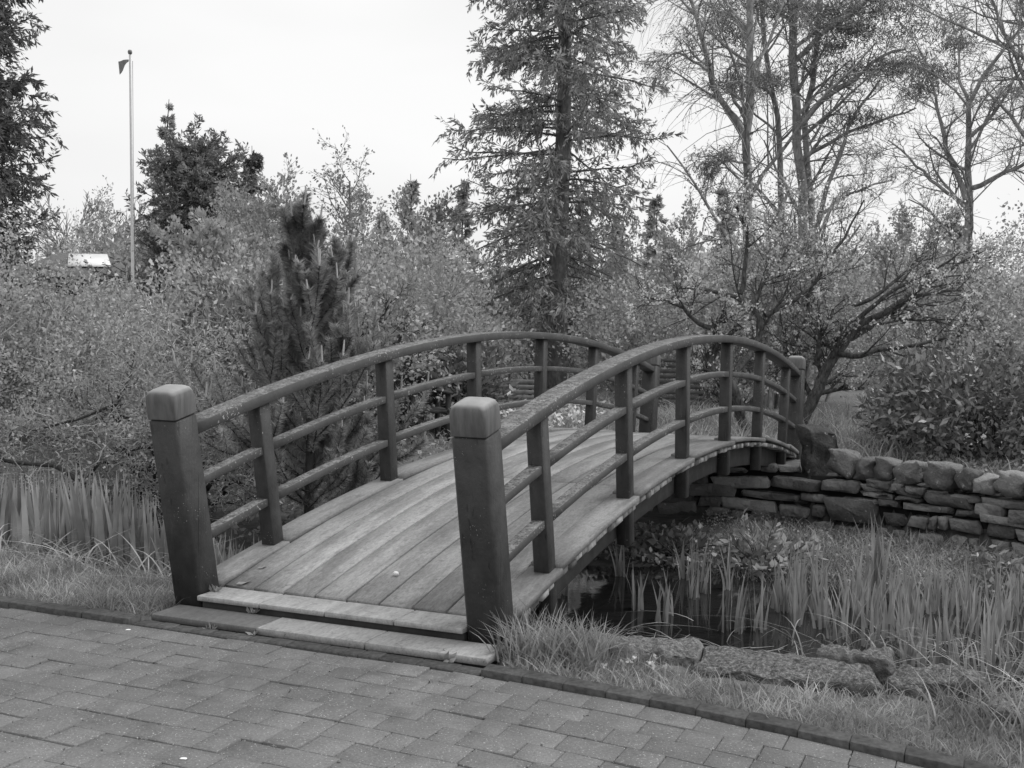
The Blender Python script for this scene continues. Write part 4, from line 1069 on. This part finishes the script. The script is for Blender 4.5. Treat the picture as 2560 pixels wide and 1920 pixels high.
shrub('leafy_shrub', 'shrub beyond the bench with fine mid-grey leaves', 'shrub', .9, 29.5, 1.9, 2.6, 'leaf_mid', 'bark', 212, nclump=150, per=60, size=.09, sig=.24, twigs=300, low=.0)

# --- the young pine beside the bridge: shoots with dense needles and pale candles
def young_pine():
    r = np.random.default_rng(301); x, y = -1.80, 10.45; zb = gz(x, y) - .05; base = np.array([x, y, zb])
    t = thing('young_pine', 'bushy young pine with pale upright candles behind the left railing', 'tree', base)
    h = 2.92
    P = curve(base[None], np.array([[0.03, 0, 1.0]]), np.array([h]), 12, .015, .05, r); R = taper([.05], 12, .25)
    B, D, L = [], [], []
    for z in np.arange(.12, h - .25, .115):
        for k in range(4):
            f = z / h; pos, _, _ = at_t(P, R, np.array([[f]])); a = r.random() * 6.283; e = .35 + .75 * f
            B.append(pos[0]); D.append((math.cos(a) * math.cos(e), math.sin(a) * math.cos(e), math.sin(e)))
            L.append((1.32 * (1 - f) ** .75 + .14) * r.uniform(.4, 1.12))
    Q = curve(np.array(B), np.array(D), np.array(L), 8, .05, .11, r); QR = taper(np.full(len(Q), .009), 8, .5)
    S_, SR = sprout(Q, QR, 4, .35, .95, 38, .4, 6, .05, .16, .8, r, .006, .2)
    S_ = S_; put('trunk', tubes(P, R, 8), M['bark_dark'], t); put('branches', join([tubes(Q, QR, 5), tubes(S_, SR, 4)]), M['bark_dark'], t)
    allp = [(Q, 640, .05), (S_, 330, .02), (P, 900, .6)]
    VF = []
    for A_, m, t0 in allp:
        pos, tan = along(A_, m, t0, 1.0, r)
        d = nrm(tan * r.uniform(.35, 1.0, (len(pos), 1)) + perp(tan, r) * .9); VF.append(needles(pos, d, r.uniform(.05, .095, len(pos)), np.full(len(pos), .0044), r))
    put('needles', join(VF), M['needle'], t)
    tips = np.concatenate([Q[:, -1], S_[:, -1], P[:, -1]]); keep = r.random(len(tips)) < .45
    tips = tips[keep]; n = len(tips)
    cl = r.uniform(.07, .15, n)[:, None]; up = nrm(np.c_[r.normal(size=(n, 2)) * .12, np.ones(n)])
    CP = np.stack([tips, tips + up * cl * .5, tips + up * cl], 1)
    put('candles', tubes(CP, np.tile([.010, .009, .006], (n, 1)), 5), M['candle'], t)
young_pine()
# ------------------------------------------------------------------ right hand trees: main limbs follow the real trees
def limbs(base, lst, thin=1.0):
    """lst: (points, r0, r1) -> one array per limb resampled to 10 points with a little crookedness"""
    r = np.random.default_rng(77); P, R = [], []
    for pts, ra, rb in lst:
        pts = np.array(pts, float); sg = np.r_[0, np.cumsum(np.linalg.norm(np.diff(pts, axis=0), axis=1))]
        tt = np.linspace(0, sg[-1], 12)
        q = np.stack([np.interp(tt, sg, pts[:, k]) for k in range(3)], 1)
        for _ in range(1): q[1:-1] = (q[:-2] + 2 * q[1:-1] + q[2:]) / 4
        q[1:-1] += r.normal(size=(10, 3)) * sg[-1] * .006
        P.append(q); R.append(np.linspace(ra, rb, 12) * thin)
    return np.array(P), np.array(R)
def limb_tree(name, label, base, lst, bark, seed, leaf, nleaf, lsize, levels, ang=45, wig=.1, up=.05, minr=.005, blossom=0, lenf=(.45, .5, .5), twigup=None, cat='tree', ratio=.33, thin=1.0):
    r = np.random.default_rng(seed); base = np.array(base); t = thing(name, label, cat, base)
    P, R = limbs(base, lst, thin)
    Q, QR = sprout(P, R, levels[0], .25, 1, ang, lenf[0], 7, wig, up, .5, r, minr, .2)
    S_, SR = sprout(Q, QR, levels[1], .15, 1, ang, lenf[1], 6, wig * 1.2, up if twigup is None else twigup, .6, r, minr, .2)
    put('trunk', tubes(P, R, 8), M[bark], t, smooth=True)
    out = [(Q, QR), (S_, SR)]
    if len(levels) > 2:
        T_, TR = sprout(S_, SR, levels[2], .15, 1, ang, lenf[2], 4, wig * 1.3, up if twigup is None else twigup, .6, r, minr * .7, .2); out.append((T_, TR))
    put('branches', tubes(Q, QR, 5), M[bark], t)
    put('twigs', join([tubes(a, b, 3) for a, b in out[1:]]), M[bark], t)
    last = out[-1][0]
    if leaf: put('leaves', leaves_on(last, nleaf, .2, 1, lsize, ratio, 1, r, lsize * .6, .2, .9), M[leaf], t)
    if blossom:
        pos, tan = along(last, 1, .6, 1, r); pos = pos[r.permutation(len(pos))[:blossom]]
        pb = np.repeat(pos, 7, 0); pb += r.normal(size=pb.shape) * .02
        put('blossoms', leafquads(pb, r.normal(size=pb.shape), np.full(len(pb), .04), np.full(len(pb), .017), r), M['blossom'], t)
    return t, last, r
# apple tree leaning right beside the far newel post
limb_tree('apple_tree', 'old lichened apple tree leaning right beyond the far newel post', (4.226, 17.000, 0.193), [
    ([(4.158, 17.000, 0.123), (4.437, 17.000, 0.675), (4.483, 17.000, 0.900), (4.649, 17.000, 1.132), (4.696, 17.000, 1.282)], .125, .095),
    ([(4.649, 17.000, 1.132), (4.818, 17.000, 1.433), (5.037, 17.000, 1.608), (5.277, 16.900, 1.737), (5.580, 16.800, 1.933), (5.901, 16.600, 2.056), (6.227, 16.500, 2.069)], .08, .02),
    ([(4.696, 17.000, 1.282), (4.923, 17.100, 1.381), (5.196, 17.200, 1.586), (5.499, 17.300, 1.840), (5.929, 17.400, 2.052), (6.412, 17.500, 2.389), (6.982, 17.600, 2.707)], .075, .02),
    ([(4.382, 17.000, 1.002), (4.364, 16.800, 1.453), (4.479, 16.700, 1.675), (4.514, 16.700, 1.822)], .06, .025),
    ([(4.677, 17.000, 1.144), (4.832, 16.600, 1.119), (5.104, 16.300, 1.265), (5.466, 16.100, 1.263), (5.709, 16.000, 1.410), (6.042, 15.900, 1.453)], .06, .018),
    ([(4.893, 17.000, 1.434), (4.401, 17.300, 1.231), (4.041, 17.500, 1.079), (3.646, 17.700, 0.996)], .055, .02),
    ([(4.881, 17.000, 1.852), (5.257, 17.100, 1.985), (5.761, 17.300, 2.402), (6.015, 17.400, 2.637), (6.199, 17.500, 2.773)], .045, .015),
    ([(4.816, 17.000, 1.525), (5.167, 16.800, 1.927), (5.396, 16.700, 2.080), (5.865, 16.600, 2.324), (6.192, 16.500, 2.600)], .05, .015),
    ([(4.417, 17.000, 1.405), (4.219, 17.200, 1.863), (4.493, 17.300, 2.333), (4.938, 17.400, 3.042), (5.103, 17.400, 3.392)], .05, .015),
    ([(4.200, 17.000, 0.712), (4.131, 17.300, 0.577), (4.022, 17.500, 0.919), (4.212, 17.600, 1.334), (4.630, 17.700, 2.232)], .05, .012),
    ], 'bark_lichen', 401, 'leaf_mid', 2, .042, (8, 7, 5), thin=.78, ang=42, wig=.12, up=.06, minr=.0045, blossom=480)
limb_tree('gnarled_apple_tree', 'older gnarled apple tree with twisted hollow trunk seen through the right railing', (3.341, 16.500, -0.000), [
    ([(3.357, 16.500, 0.028), (3.253, 16.500, 0.156), (3.171, 16.600, 0.394), (3.114, 16.600, 0.681), (2.893, 16.600, 0.745)], .10, .06),
    ([(3.194, 16.500, 0.279), (3.057, 16.300, 0.736), (2.865, 16.300, 0.899), (2.672, 16.300, 0.924), (2.780, 16.300, 1.273), (2.855, 16.300, 1.340)], .10, .075),
    ([(3.075, 16.400, 0.731), (3.195, 16.600, 1.059), (3.368, 16.700, 1.221), (3.624, 16.800, 1.539), (3.524, 16.800, 1.685), (3.271, 16.800, 1.857), (3.098, 16.800, 1.974), (2.751, 16.800, 2.043), (2.161, 16.800, 2.086)], .07, .02),
    ([(3.570, 16.800, 1.686), (3.861, 16.900, 1.838), (4.206, 17.000, 2.021), (4.421, 17.000, 2.320)], .05, .018),
    ([(3.211, 16.800, 1.987), (3.267, 16.800, 2.027), (3.302, 16.900, 2.546), (3.328, 16.900, 2.891), (3.144, 16.900, 3.233)], .05, .02),
    ([(2.855, 16.300, 1.340), (2.724, 16.200, 1.532), (2.924, 16.200, 1.632), (3.135, 16.300, 1.619)], .06, .035),
    ([(2.725, 16.200, 1.504), (2.506, 16.100, 1.557), (2.296, 16.000, 1.786), (2.001, 15.900, 1.872), (1.689, 15.800, 1.936)], .045, .015),
    ([(3.154, 16.400, 1.619), (3.397, 16.600, 1.957), (3.710, 16.800, 2.416), (4.031, 17.000, 2.771)], .045, .015),
    ], 'bark_lichen', 402, 'leaf_mid', 2, .042, (8, 7, 5), thin=.8, ang=45, wig=.13, up=.05, minr=.0045, blossom=480)
# weeping birch
t, last, r = limb_tree('weeping_birch', 'tall weeping birch with hanging twigs right of the spruce', (4.874, 24.000, 0.333), [
    ([(4.872, 24.000, 0.414), (4.783, 24.000, 2.437), (4.707, 24.000, 4.561), (4.685, 24.000, 5.492), (4.732, 24.000, 6.191), (4.769, 24.000, 6.998), (4.670, 24.000, 7.768), (4.626, 24.000, 9.256)], .115, .06),
    ([(4.692, 24.000, 5.214), (4.266, 23.800, 5.699), (3.944, 23.600, 6.105), (3.750, 23.500, 6.673), (3.644, 23.400, 7.165), (3.377, 23.300, 7.650), (3.131, 23.200, 8.379)], .07, .03),
    ([(3.793, 23.500, 6.480), (3.493, 23.400, 6.609), (3.154, 23.300, 6.821), (2.911, 23.200, 6.682), (2.705, 23.100, 6.345)], .03, .012),
    ([(4.649, 24.000, 5.635), (4.330, 23.700, 5.926), (4.160, 23.600, 6.303), (4.170, 23.600, 6.583), (4.331, 23.600, 6.740), (4.639, 23.700, 6.571)], .04, .015),
    ([(4.671, 24.000, 7.060), (4.497, 24.200, 7.579), (4.102, 24.300, 7.996), (3.783, 24.400, 8.577)], .035, .015),
    ([(4.751, 24.000, 4.761), (4.150, 23.700, 4.793), (3.807, 23.500, 4.450)], .03, .01),
    ([(4.616, 24.000, 4.360), (3.972, 23.600, 4.856), (3.547, 23.400, 4.823)], .03, .01),
    ([(4.723, 24.000, 6.586), (5.148, 24.200, 7.349), (5.393, 24.300, 8.092), (5.534, 24.300, 8.888)], .04, .015),
    ], 'bark', 403, 'leaf_mid', 1, .04, (11, 8, 6), ang=40, wig=.09, up=-.03, minr=.0055, lenf=(.35, .55, .7), twigup=-.22)
# Scots pine group behind the birch
pst = [
    ([(6.637, 26.500, 0.217), (6.417, 26.500, 5.105), (6.251, 26.500, 6.008), (6.172, 26.500, 7.345), (6.154, 26.500, 8.015), (6.057, 26.500, 10.066)], .15, .10),
    ([(6.254, 26.500, 5.912), (6.494, 26.400, 6.257), (7.019, 26.200, 6.679), (7.401, 26.000, 6.903), (7.892, 25.900, 7.418), (8.383, 25.800, 7.487)], .09, .03),
    ([(6.283, 27.500, 0.157), (6.115, 27.500, 5.979), (5.959, 27.500, 6.722), (5.699, 27.500, 7.553), (5.590, 27.500, 8.247), (5.702, 27.500, 9.661)], .11, .06),
    ([(6.945, 27.000, 0.193), (6.649, 27.000, 6.095), (6.625, 27.000, 7.004), (6.777, 27.000, 8.373), (6.745, 27.000, 9.529)], .11, .07),
    ([(6.636, 26.000, 3.745), (6.880, 26.000, 4.736), (7.076, 25.800, 5.375), (7.280, 25.800, 6.078), (7.775, 25.600, 6.785)], .07, .03),
    ([(6.552, 26.000, 3.657), (6.843, 25.800, 4.145), (7.356, 25.600, 4.439), (8.033, 25.400, 4.646)], .05, .02),
    ([(6.180, 26.500, 7.380), (6.730, 26.300, 7.949), (7.446, 26.100, 8.424), (8.088, 26.000, 9.086)], .08, .03),
    ([(6.326, 26.500, 5.192), (6.944, 26.200, 5.595), (7.721, 25.900, 5.903), (8.596, 25.700, 6.222)], .06, .02),
    ([(6.159, 26.500, 8.163), (5.579, 26.300, 8.451), (4.900, 26.000, 8.791)], .06, .02)]
t, last, r = limb_tree('scots_pine', 'group of tall Scots pine stems with dark foliage clumps behind the birch', (6.458, 26.500, 0.215), pst, 'bark', 404, None, 1, .07, (11, 8, 5), thin=.85, ang=48, wig=.11, up=.03, minr=.007, lenf=(.22, .55, .55), ratio=.1)
cl = np.array([(4.753, 26.000, 7.707), (4.648, 26.500, 6.749), (5.624, 26.400, 6.830), (5.385, 27.000, 6.855), (7.371, 26.000, 7.911), (7.212, 26.400, 8.005), (8.129, 25.800, 7.093), (8.458, 25.600, 7.056), (7.426, 25.700, 5.978), (8.915, 25.600, 7.970), (9.370, 25.500, 7.516), (6.567, 26.800, 7.282), (8.152, 25.800, 7.746), (7.228, 26.500, 8.429), (6.779, 26.500, 8.423), (8.356, 25.800, 8.358), (6.081, 26.200, 8.432), (7.836, 26.400, 7.119), (4.860, 26.200, 8.459), (8.898, 25.400, 6.844), (6.836, 26.000, 7.537), (7.852, 26.000, 8.318), (4.359, 26.000, 7.890), (8.637, 25.600, 6.543), (7.497, 26.000, 8.654), (5.730, 27.000, 8.545), (6.389, 26.000, 8.044)])
n = 520; ci = np.repeat(np.arange(len(cl)), n); sg = r.uniform(.7, 1.25, (len(cl), 1))[ci]
pc = cl[ci] + r.normal(size=(len(ci), 3)) * [.33, .33, .12] * sg
dn = nrm(r.normal(size=pc.shape) + [0, 0, .8])
put('crown', leafquads(pc, dn, r.uniform(.10, .2, len(pc)), np.full(len(pc), .011), r), M['pineleaf'], t)
# bare crooked trees at the right edge
limb_tree('bare_tree', 'crooked leafless tree with knotted stems at the right', (8.474, 22.000, 1.977), [
    ([(8.510, 22.000, 0.938), (8.411, 22.000, 3.803), (8.422, 22.000, 4.550), (8.362, 22.000, 5.220), (8.271, 22.000, 5.743), (8.442, 22.000, 6.115), (8.733, 22.000, 6.380), (8.992, 22.000, 6.535), (9.286, 22.000, 7.102)], .12, .03),
    ([(8.334, 22.000, 3.890), (8.034, 22.100, 4.712), (7.901, 22.200, 5.327), (7.806, 22.300, 5.910), (7.538, 22.400, 6.515)], .07, .015),
    ([(8.390, 22.000, 5.060), (8.610, 21.800, 5.321), (8.847, 21.700, 5.666), (9.032, 21.500, 6.199)], .05, .015),
    ([(8.452, 22.000, 4.112), (8.824, 21.700, 4.300), (9.308, 21.500, 4.568), (9.676, 21.400, 5.056)], .06, .02),
    ([(8.309, 22.000, 5.714), (8.184, 22.200, 6.188), (8.241, 22.300, 6.723), (8.114, 22.400, 7.185)], .04, .012),
    ([(8.413, 22.000, 3.745), (7.990, 22.400, 4.149), (7.548, 22.700, 4.705), (7.174, 23.000, 5.121)], .05, .015),
    ], 'bark', 405, None, 0, .05, (12, 8, 7), thin=.85, ang=55, wig=.17, up=.03, minr=.006, lenf=(.36, .5, .5))
limb_tree('bare_tree', 'tall leafless tree reaching in at the top right corner', (9.621, 21.000, 1.697), [
    ([(9.649, 21.000, 0.988), (9.443, 21.000, 4.504), (9.320, 21.000, 5.891), (9.198, 21.000, 7.269), (9.229, 21.000, 8.297)], .13, .06),
    ([(9.382, 21.000, 5.199), (8.927, 20.900, 5.866), (8.513, 20.800, 6.525), (8.174, 20.700, 7.109), (7.982, 20.600, 7.551)], .06, .02),
    ([(9.449, 21.000, 4.364), (8.851, 20.800, 4.884), (8.516, 20.700, 5.275), (8.048, 20.600, 5.660)], .06, .02),
    ([(9.272, 21.000, 6.236), (8.934, 21.000, 6.853), (8.702, 21.000, 7.468)], .05, .02),
    ], 'bark', 406, None, 0, .05, (12, 8, 7), thin=.85, ang=48, wig=.14, up=.04, minr=.006, lenf=(.4, .5, .5))
# shrubs at the right
shrub('thicket_shrub', 'tall twiggy blossom thicket at the right edge', 'shrub', 6.75, 13.9, 1.25, 3.1, 'leaf_mid', 'bark', 501, nclump=230, per=60, size=.05, sig=.18, twigs=1500, wig=.16, low=.0, blossom=140)
shrub('rhododendron', 'big glossy dark rhododendron at the right above the wall', 'shrub', 5.6, 14.2, 1.15, 1.35, 'leaf_gloss', 'bark_dark', 502, nclump=150, per=50, size=.115, ratio=.2, sig=.13, twigs=200, low=.0, gap=3)
shrub('rhododendron', 'low branch of dark rhododendron leaves left of the big one', 'shrub', 5.0, 15.0, .5, .85, 'leaf_gloss', 'bark_dark', 503, nclump=45, per=40, size=.11, ratio=.2, sig=.11, twigs=90, low=.25, wig=.25)
shrub('leafy_shrub', 'leafy bush with white blossom behind the leaning apple limbs', 'shrub', 7.1, 19.8, 1.6, 3.0, 'leaf_mid', 'bark', 504, nclump=220, per=60, size=.06, sig=.2, twigs=900, low=.0, blossom=330)
shrub('leafy_shrub', 'leafy bush beyond the apple tree near the lawn edge', 'shrub', 5.6, 23.5, 1.7, 3.3, 'leaf_mid', 'bark', 505, nclump=200, per=60, size=.08, sig=.24, twigs=700, low=.0, blossom=200)
shrub('leafy_shrub', 'pale leafed bush low between the two apple trees', 'shrub', 4.3, 24.5, 1.3, 2.3, 'leaf_mid', 'bark', 506, nclump=130, per=60, size=.08, sig=.22, twigs=400, low=.0)
shrub('leafy_tree', 'pale flowering tree in front of the pine stems', 'tree', 4.95, 22.0, 1.25, 4.4, 'leaf_pale', 'bark', 507, nclump=150, per=22, size=.055, sig=.22, twigs=1400, low=.3, blossom=330)
shrub('thicket_shrub', 'second twiggy thicket behind the right rhododendron', 'shrub', 8.6, 18.5, 1.6, 3.1, 'leaf_mid', 'bark', 508, nclump=200, per=60, size=.055, sig=.2, twigs=1100, wig=.16, low=.0, blossom=120)

# ------------------------------------------------------------------ hedge line and woods closing the garden
r = np.random.default_rng(600)
k = 0
for x in np.arange(-22, 21, 3.1):
    y = (38 if x > -11.5 else 49) + r.uniform(-3, 4)
    shrub('background_shrub', 'large leafy shrub in the dark hedge line at the back of the garden', 'shrub', x + r.uniform(-.6, .6), y, r.uniform(1.7, 2.4), r.uniform(2.6, 3.9) * (1 if x > -11.5 else 1.5), 'leaf_mid', 'bark', 610 + k, nclump=95, per=40, size=.19, sig=.36, twigs=80, twr=.01, low=.0, group='hedge line of shrubs at the back of the garden'); k += 1
for x in np.arange(-9, 14, 3.3):
    y = 30 + r.uniform(-2, 2)
    if abs(x - 1.0) < 1.5: continue
    shrub('background_shrub', 'lower leafy shrub standing in front of the hedge line', 'shrub', x + r.uniform(-.6, .6), y, r.uniform(1.3, 1.8), r.uniform(1.7, 2.7), 'leaf_mid', 'bark', 660 + k, nclump=90, per=42, size=.13, sig=.28, twigs=90, twr=.008, low=.0, group='lower shrubs in front of the hedge line'); k += 1
# ------------------------------------------------------------------ far wood, hill, house, flagpole, seats
r = np.random.default_rng(700)
n = 9000
xs = r.uniform(-75, 75, n); hs = 5.5 * (0.55 + .45 * np.sin(xs * .23 + 1) * np.sin(xs * .071)) + r.normal(size=n) * .5
ps = np.stack([xs, 92 + r.normal(size=n) * 3, np.abs(r.random(n)) * np.maximum(hs, 1.5)], 1)
tag(put('far_wood', leafquads(ps, r.normal(size=(n, 3)), r.uniform(.7, 1.6, n), r.uniform(.25, .5, n), r), M['leaf_mid']), 'far wood beyond the garden', kind='stuff')
hx = np.linspace(-400, 500, 70); hy = np.linspace(240, 560, 24)
HX, HY = np.meshgrid(hx, hy)
HZ = (27 * np.exp(-((HX - 95) / 95) ** 2) + 7 * np.exp(-((HX + 120) / 160) ** 2)) * sm(HY, 240, 400) + 1.2 * np.sin(HX * .05) - 1.5
V = np.stack([HX, HY, HZ], -1).reshape(-1, 3); i, j = np.meshgrid(np.arange(69), np.arange(23)); b = (j * 70 + i).ravel()
tag(put('hill', (V, [np.stack([b, b + 1, b + 71, b + 70], 1)]), M['hill'], smooth=True), kind='structure')

# house with a pale roof panel, far left
def tb(x0, x1, y0, y1, z0, z1, b=.01): return box(x0, x1, y0, y1, z0, z1, b)
hb = (-14.406, 40.000, 1.898); hx0, hy0 = hb[0], hb[1]
house = thing('house', 'low house with slate roof and pale roof panel behind the left shrubs', 'house', (hx0, hy0, 0))
put('wall', tb(hx0 - 1.9, hx0 + 1.2, hy0, hy0 + 4, -.1, 2.75), M['render_w'], house)
rz0, rz1 = 2.85, 3.72
Vr = np.array([[hx0 - 2.4, hy0 - .5, rz0], [hx0 + 1.5, hy0 - .5, rz0], [hx0 + .2, hy0 + 2.4, rz1], [hx0 - 1.9, hy0 + 2.4, rz1], [hx0 - 2.4, hy0 + 4.5, rz0], [hx0 + 1.5, hy0 + 4.5, rz0]])
Vr2 = Vr - [0, 0, .14]
rf = put('roof', (np.concatenate([Vr, Vr2]), [np.array([[0, 1, 2, 3], [3, 2, 5, 4], [0, 6, 7, 1], [1, 7, 11, 5], [5, 11, 10, 4], [4, 10, 6, 0]]), np.array([[1, 5, 2], [0, 3, 4]])]), M['roof'], house)
dy, dz = 2.9, .87
def onroof(x, f, up): return (x, hy0 - .5 + dy * f, rz0 + dz * f + up)
pn = np.array([onroof(hx0 - .75, .30, .06), onroof(hx0 + .72, .30, .06), onroof(hx0 + .1, .80, .06), onroof(hx0 - 1.25, .80, .06)])
put('roof_panel', (np.concatenate([pn + [0, 0, .07], pn]), [np.array([[0, 1, 2, 3], [0, 4, 5, 1], [1, 5, 6, 2], [2, 6, 7, 3], [3, 7, 4, 0]])]), M['panel'], rf)
put('gutter', tb(hx0 - 2.45, hx0 + 1.55, hy0 - .62, hy0 - .5, rz0 - .17, rz0 - .03), M['darkwood'], house)
wn = put('window', tb(hx0 - 1.0, hx0 - .05, hy0 - .05, hy0 + .03, 2.2, 2.62), M['darkgap'], house)
put('window_frame', join([tb(hx0 - 1.08, hx0 - 1.0, hy0 - .06, hy0 + .02, 2.15, 2.68), tb(hx0 - .05, hx0 + .03, hy0 - .06, hy0 + .02, 2.15, 2.68), tb(hx0 - 1.0, hx0 - .05, hy0 - .06, hy0 + .02, 2.62, 2.69)]), M['white'], wn)
gb = (-4.831, 48.000, 3.893)
gh_ = thing('outbuilding', 'pale flat roof glimpsed between the shrubs left of the spruce', 'building', (gb[0], gb[1], 0))
put('wall', tb(gb[0] - 1.3, gb[0] + 1.3, gb[1], gb[1] + 3, -.1, 3.5), M['roof'], gh_)
put('roof', tb(gb[0] - 1.5, gb[0] + 1.5, gb[1] - .3, gb[1] + 3.2, 3.51, 4.0), M['panel'], gh_)

# flagpole
fb = (-10.557, 33.000, 2.529); ft = (-10.627, 33.000, 8.726)
pole = thing('flagpole', 'tall white flagpole with a drooping pennant rising behind the left shrubs', 'flagpole', (fb[0], fb[1], 0))
P = np.array([[[fb[0], fb[1], -.1], [(fb[0] + ft[0]) / 2, fb[1], ft[2] / 2], [ft[0], fb[1], ft[2]]]])
put('pole', tubes(P, np.array([[.05, .042, .028]]), 10), M['white'], pole, smooth=True)
V, F = rock(.055, .055, .06, 5, .02, 7, 10); put('finial', (V + [ft[0], fb[1], ft[2] + .05], F), M['flag'], pole, smooth=True)
fx, fz = ft[0] - .04, ft[2] - .15
q = np.linspace(0, 1, 7); top = np.stack([fx - .30 * q, fb[1] - .05 * np.sin(q * 5), fz - .05 * q], 1); bot = np.stack([fx - .24 * q, fb[1] - .04 - .05 * np.sin(q * 6), fz - .06 - .36 * q], 1)
bot[0] = top[0] - [0, 0, .05]
i = np.arange(6)
fl = np.concatenate([top, bot]); fl2 = fl + [0, .012, 0]
put('pennant', (np.concatenate([fl, fl2]), [np.concatenate([np.stack([i, i + 1, i + 8, i + 7], 1), np.stack([i + 15, i + 14, i + 21, i + 22], 1)])]), M['flag'], pole)
put('halyard', tubes(np.array([[[ft[0] + .09, fb[1] - .06, ft[2] - .2], [ft[0] + .1, fb[1] - .06, ft[2] * .6], [fb[0] + .08, fb[1] - .06, 1.2]]]), np.full((1, 3), .006), 4), M['flag'], pole)

# park bench on the lawn
bb = (-0.058, 19.200, 0.013); bx, by = bb[0], bb[1]
bench = thing('garden_bench', 'slatted wooden bench facing the pond beyond the bridge', 'bench', (bx, by, 0))
for k in range(4):
    z0 = .27 + k * .085
    put('back_slat', tb(bx - .47, bx + .47, by + .18 + .03 * k, by + .205 + .03 * k, z0, z0 + .07, .006), M['bench'], bench)
for k in range(4):
    put('seat_slat', tb(bx - .47, bx + .47, by - .24 + k * .1, by - .155 + k * .1, .22, .25, .005), M['bench'], bench)
for sx in (-.36, .36):
    put('leg', tb(bx + sx - .03, bx + sx + .03, by - .24, by - .18, 0, .22), M['darkwood'], bench)
    put('leg', tb(bx + sx - .03, bx + sx + .03, by + .3, by + .36, 0, .62), M['darkwood'], bench)
# dark armchair with an arched back
cb = (-1.116, 15.200, 0.045); cx, cy = cb[0], cb[1]
chair = thing('garden_armchair', 'dark stained armchair with arched back below the rhododendron', 'chair', (cx, cy, 0))
aq = np.linspace(-.24, .24, 9)
top = np.stack([aq, np.full(9, .25), .86 + .09 * np.cos(aq / .24 * math.pi / 2)], 1); low = np.stack([aq, np.full(9, .25), np.full(9, .74)], 1)
i = np.arange(8); Vc = np.concatenate([top, low, top + [0, .04, 0], low + [0, .04, 0]])
Fc = [np.concatenate([np.stack([i + 9, i + 10, i + 1, i], 1), np.stack([i + 18, i + 19, i + 28, i + 27], 1), np.stack([i, i + 1, i + 19, i + 18], 1), np.stack([i + 27, i + 28, i + 10, i + 9], 1)])]
def rc(V): return rotz(V, .35) + [cx, cy, 0]
put('back_top', (rc(Vc), Fc), M['darkwood'], chair)
for k in range(5):
    V, F = tb(-.22 + k * .1, -.16 + k * .1, .26, .285, .45, .75, .004); put('back_slat', (rc(V), F), M['darkwood'], chair)
V, F = tb(-.27, .27, -.26, .25, .38, .43); put('seat', (rc(V), F), M['darkwood'], chair)
for sx in (-.27, .21):
    for sy in (-.26, .22):
        V, F = tb(sx, sx + .06, sy, sy + .06, 0, .62 if sy < 0 else .75); put('leg', (rc(V), F), M['darkwood'], chair)
    V, F = tb(sx - .02, sx + .08, -.30, .26, .622, .66); put('armrest', (rc(V), F), M['darkwood'], chair)
# slatted screens
def screen(name, label, p, w, h, n, vertical, ang):
    t = thing(name, label, 'fence', (p[0], p[1], 0))
    def f(V): return rotz(V, ang) + [p[0], p[1], 0]
    for k in range(n):
        if vertical:
            x = -w / 2 + (k + .5) * w / n; V, F = tb(x - w / n * .36, x + w / n * .36, 0, .02, .05, h, .003)
        else:
            z = .12 + (k + .5) * (h - .12) / n; V, F = tb(-w / 2, w / 2, 0, .02, z - (h - .12) / n * .33, z + (h - .12) / n * .33, .003)
        put('slat', (f(V), F), M['fence'], t)
    for x in (-w / 2 + .04, w / 2 - .04):
        V, F = tb(x - .035, x + .035, .022, .09, 0, h + .06); put('post', (f(V), F), M['fence'], t)
sp = (2.845, 20.500, 0.500); screen('slatted_screen', 'dark slatted screen seen between the right balusters', sp, 1.0, .95, 9, False, .1)
sp = (7.089, 16.500, 0.077); screen('picket_fence', 'short dark picket fence at the far right edge', sp, .8, .42, 14, True, -.2)
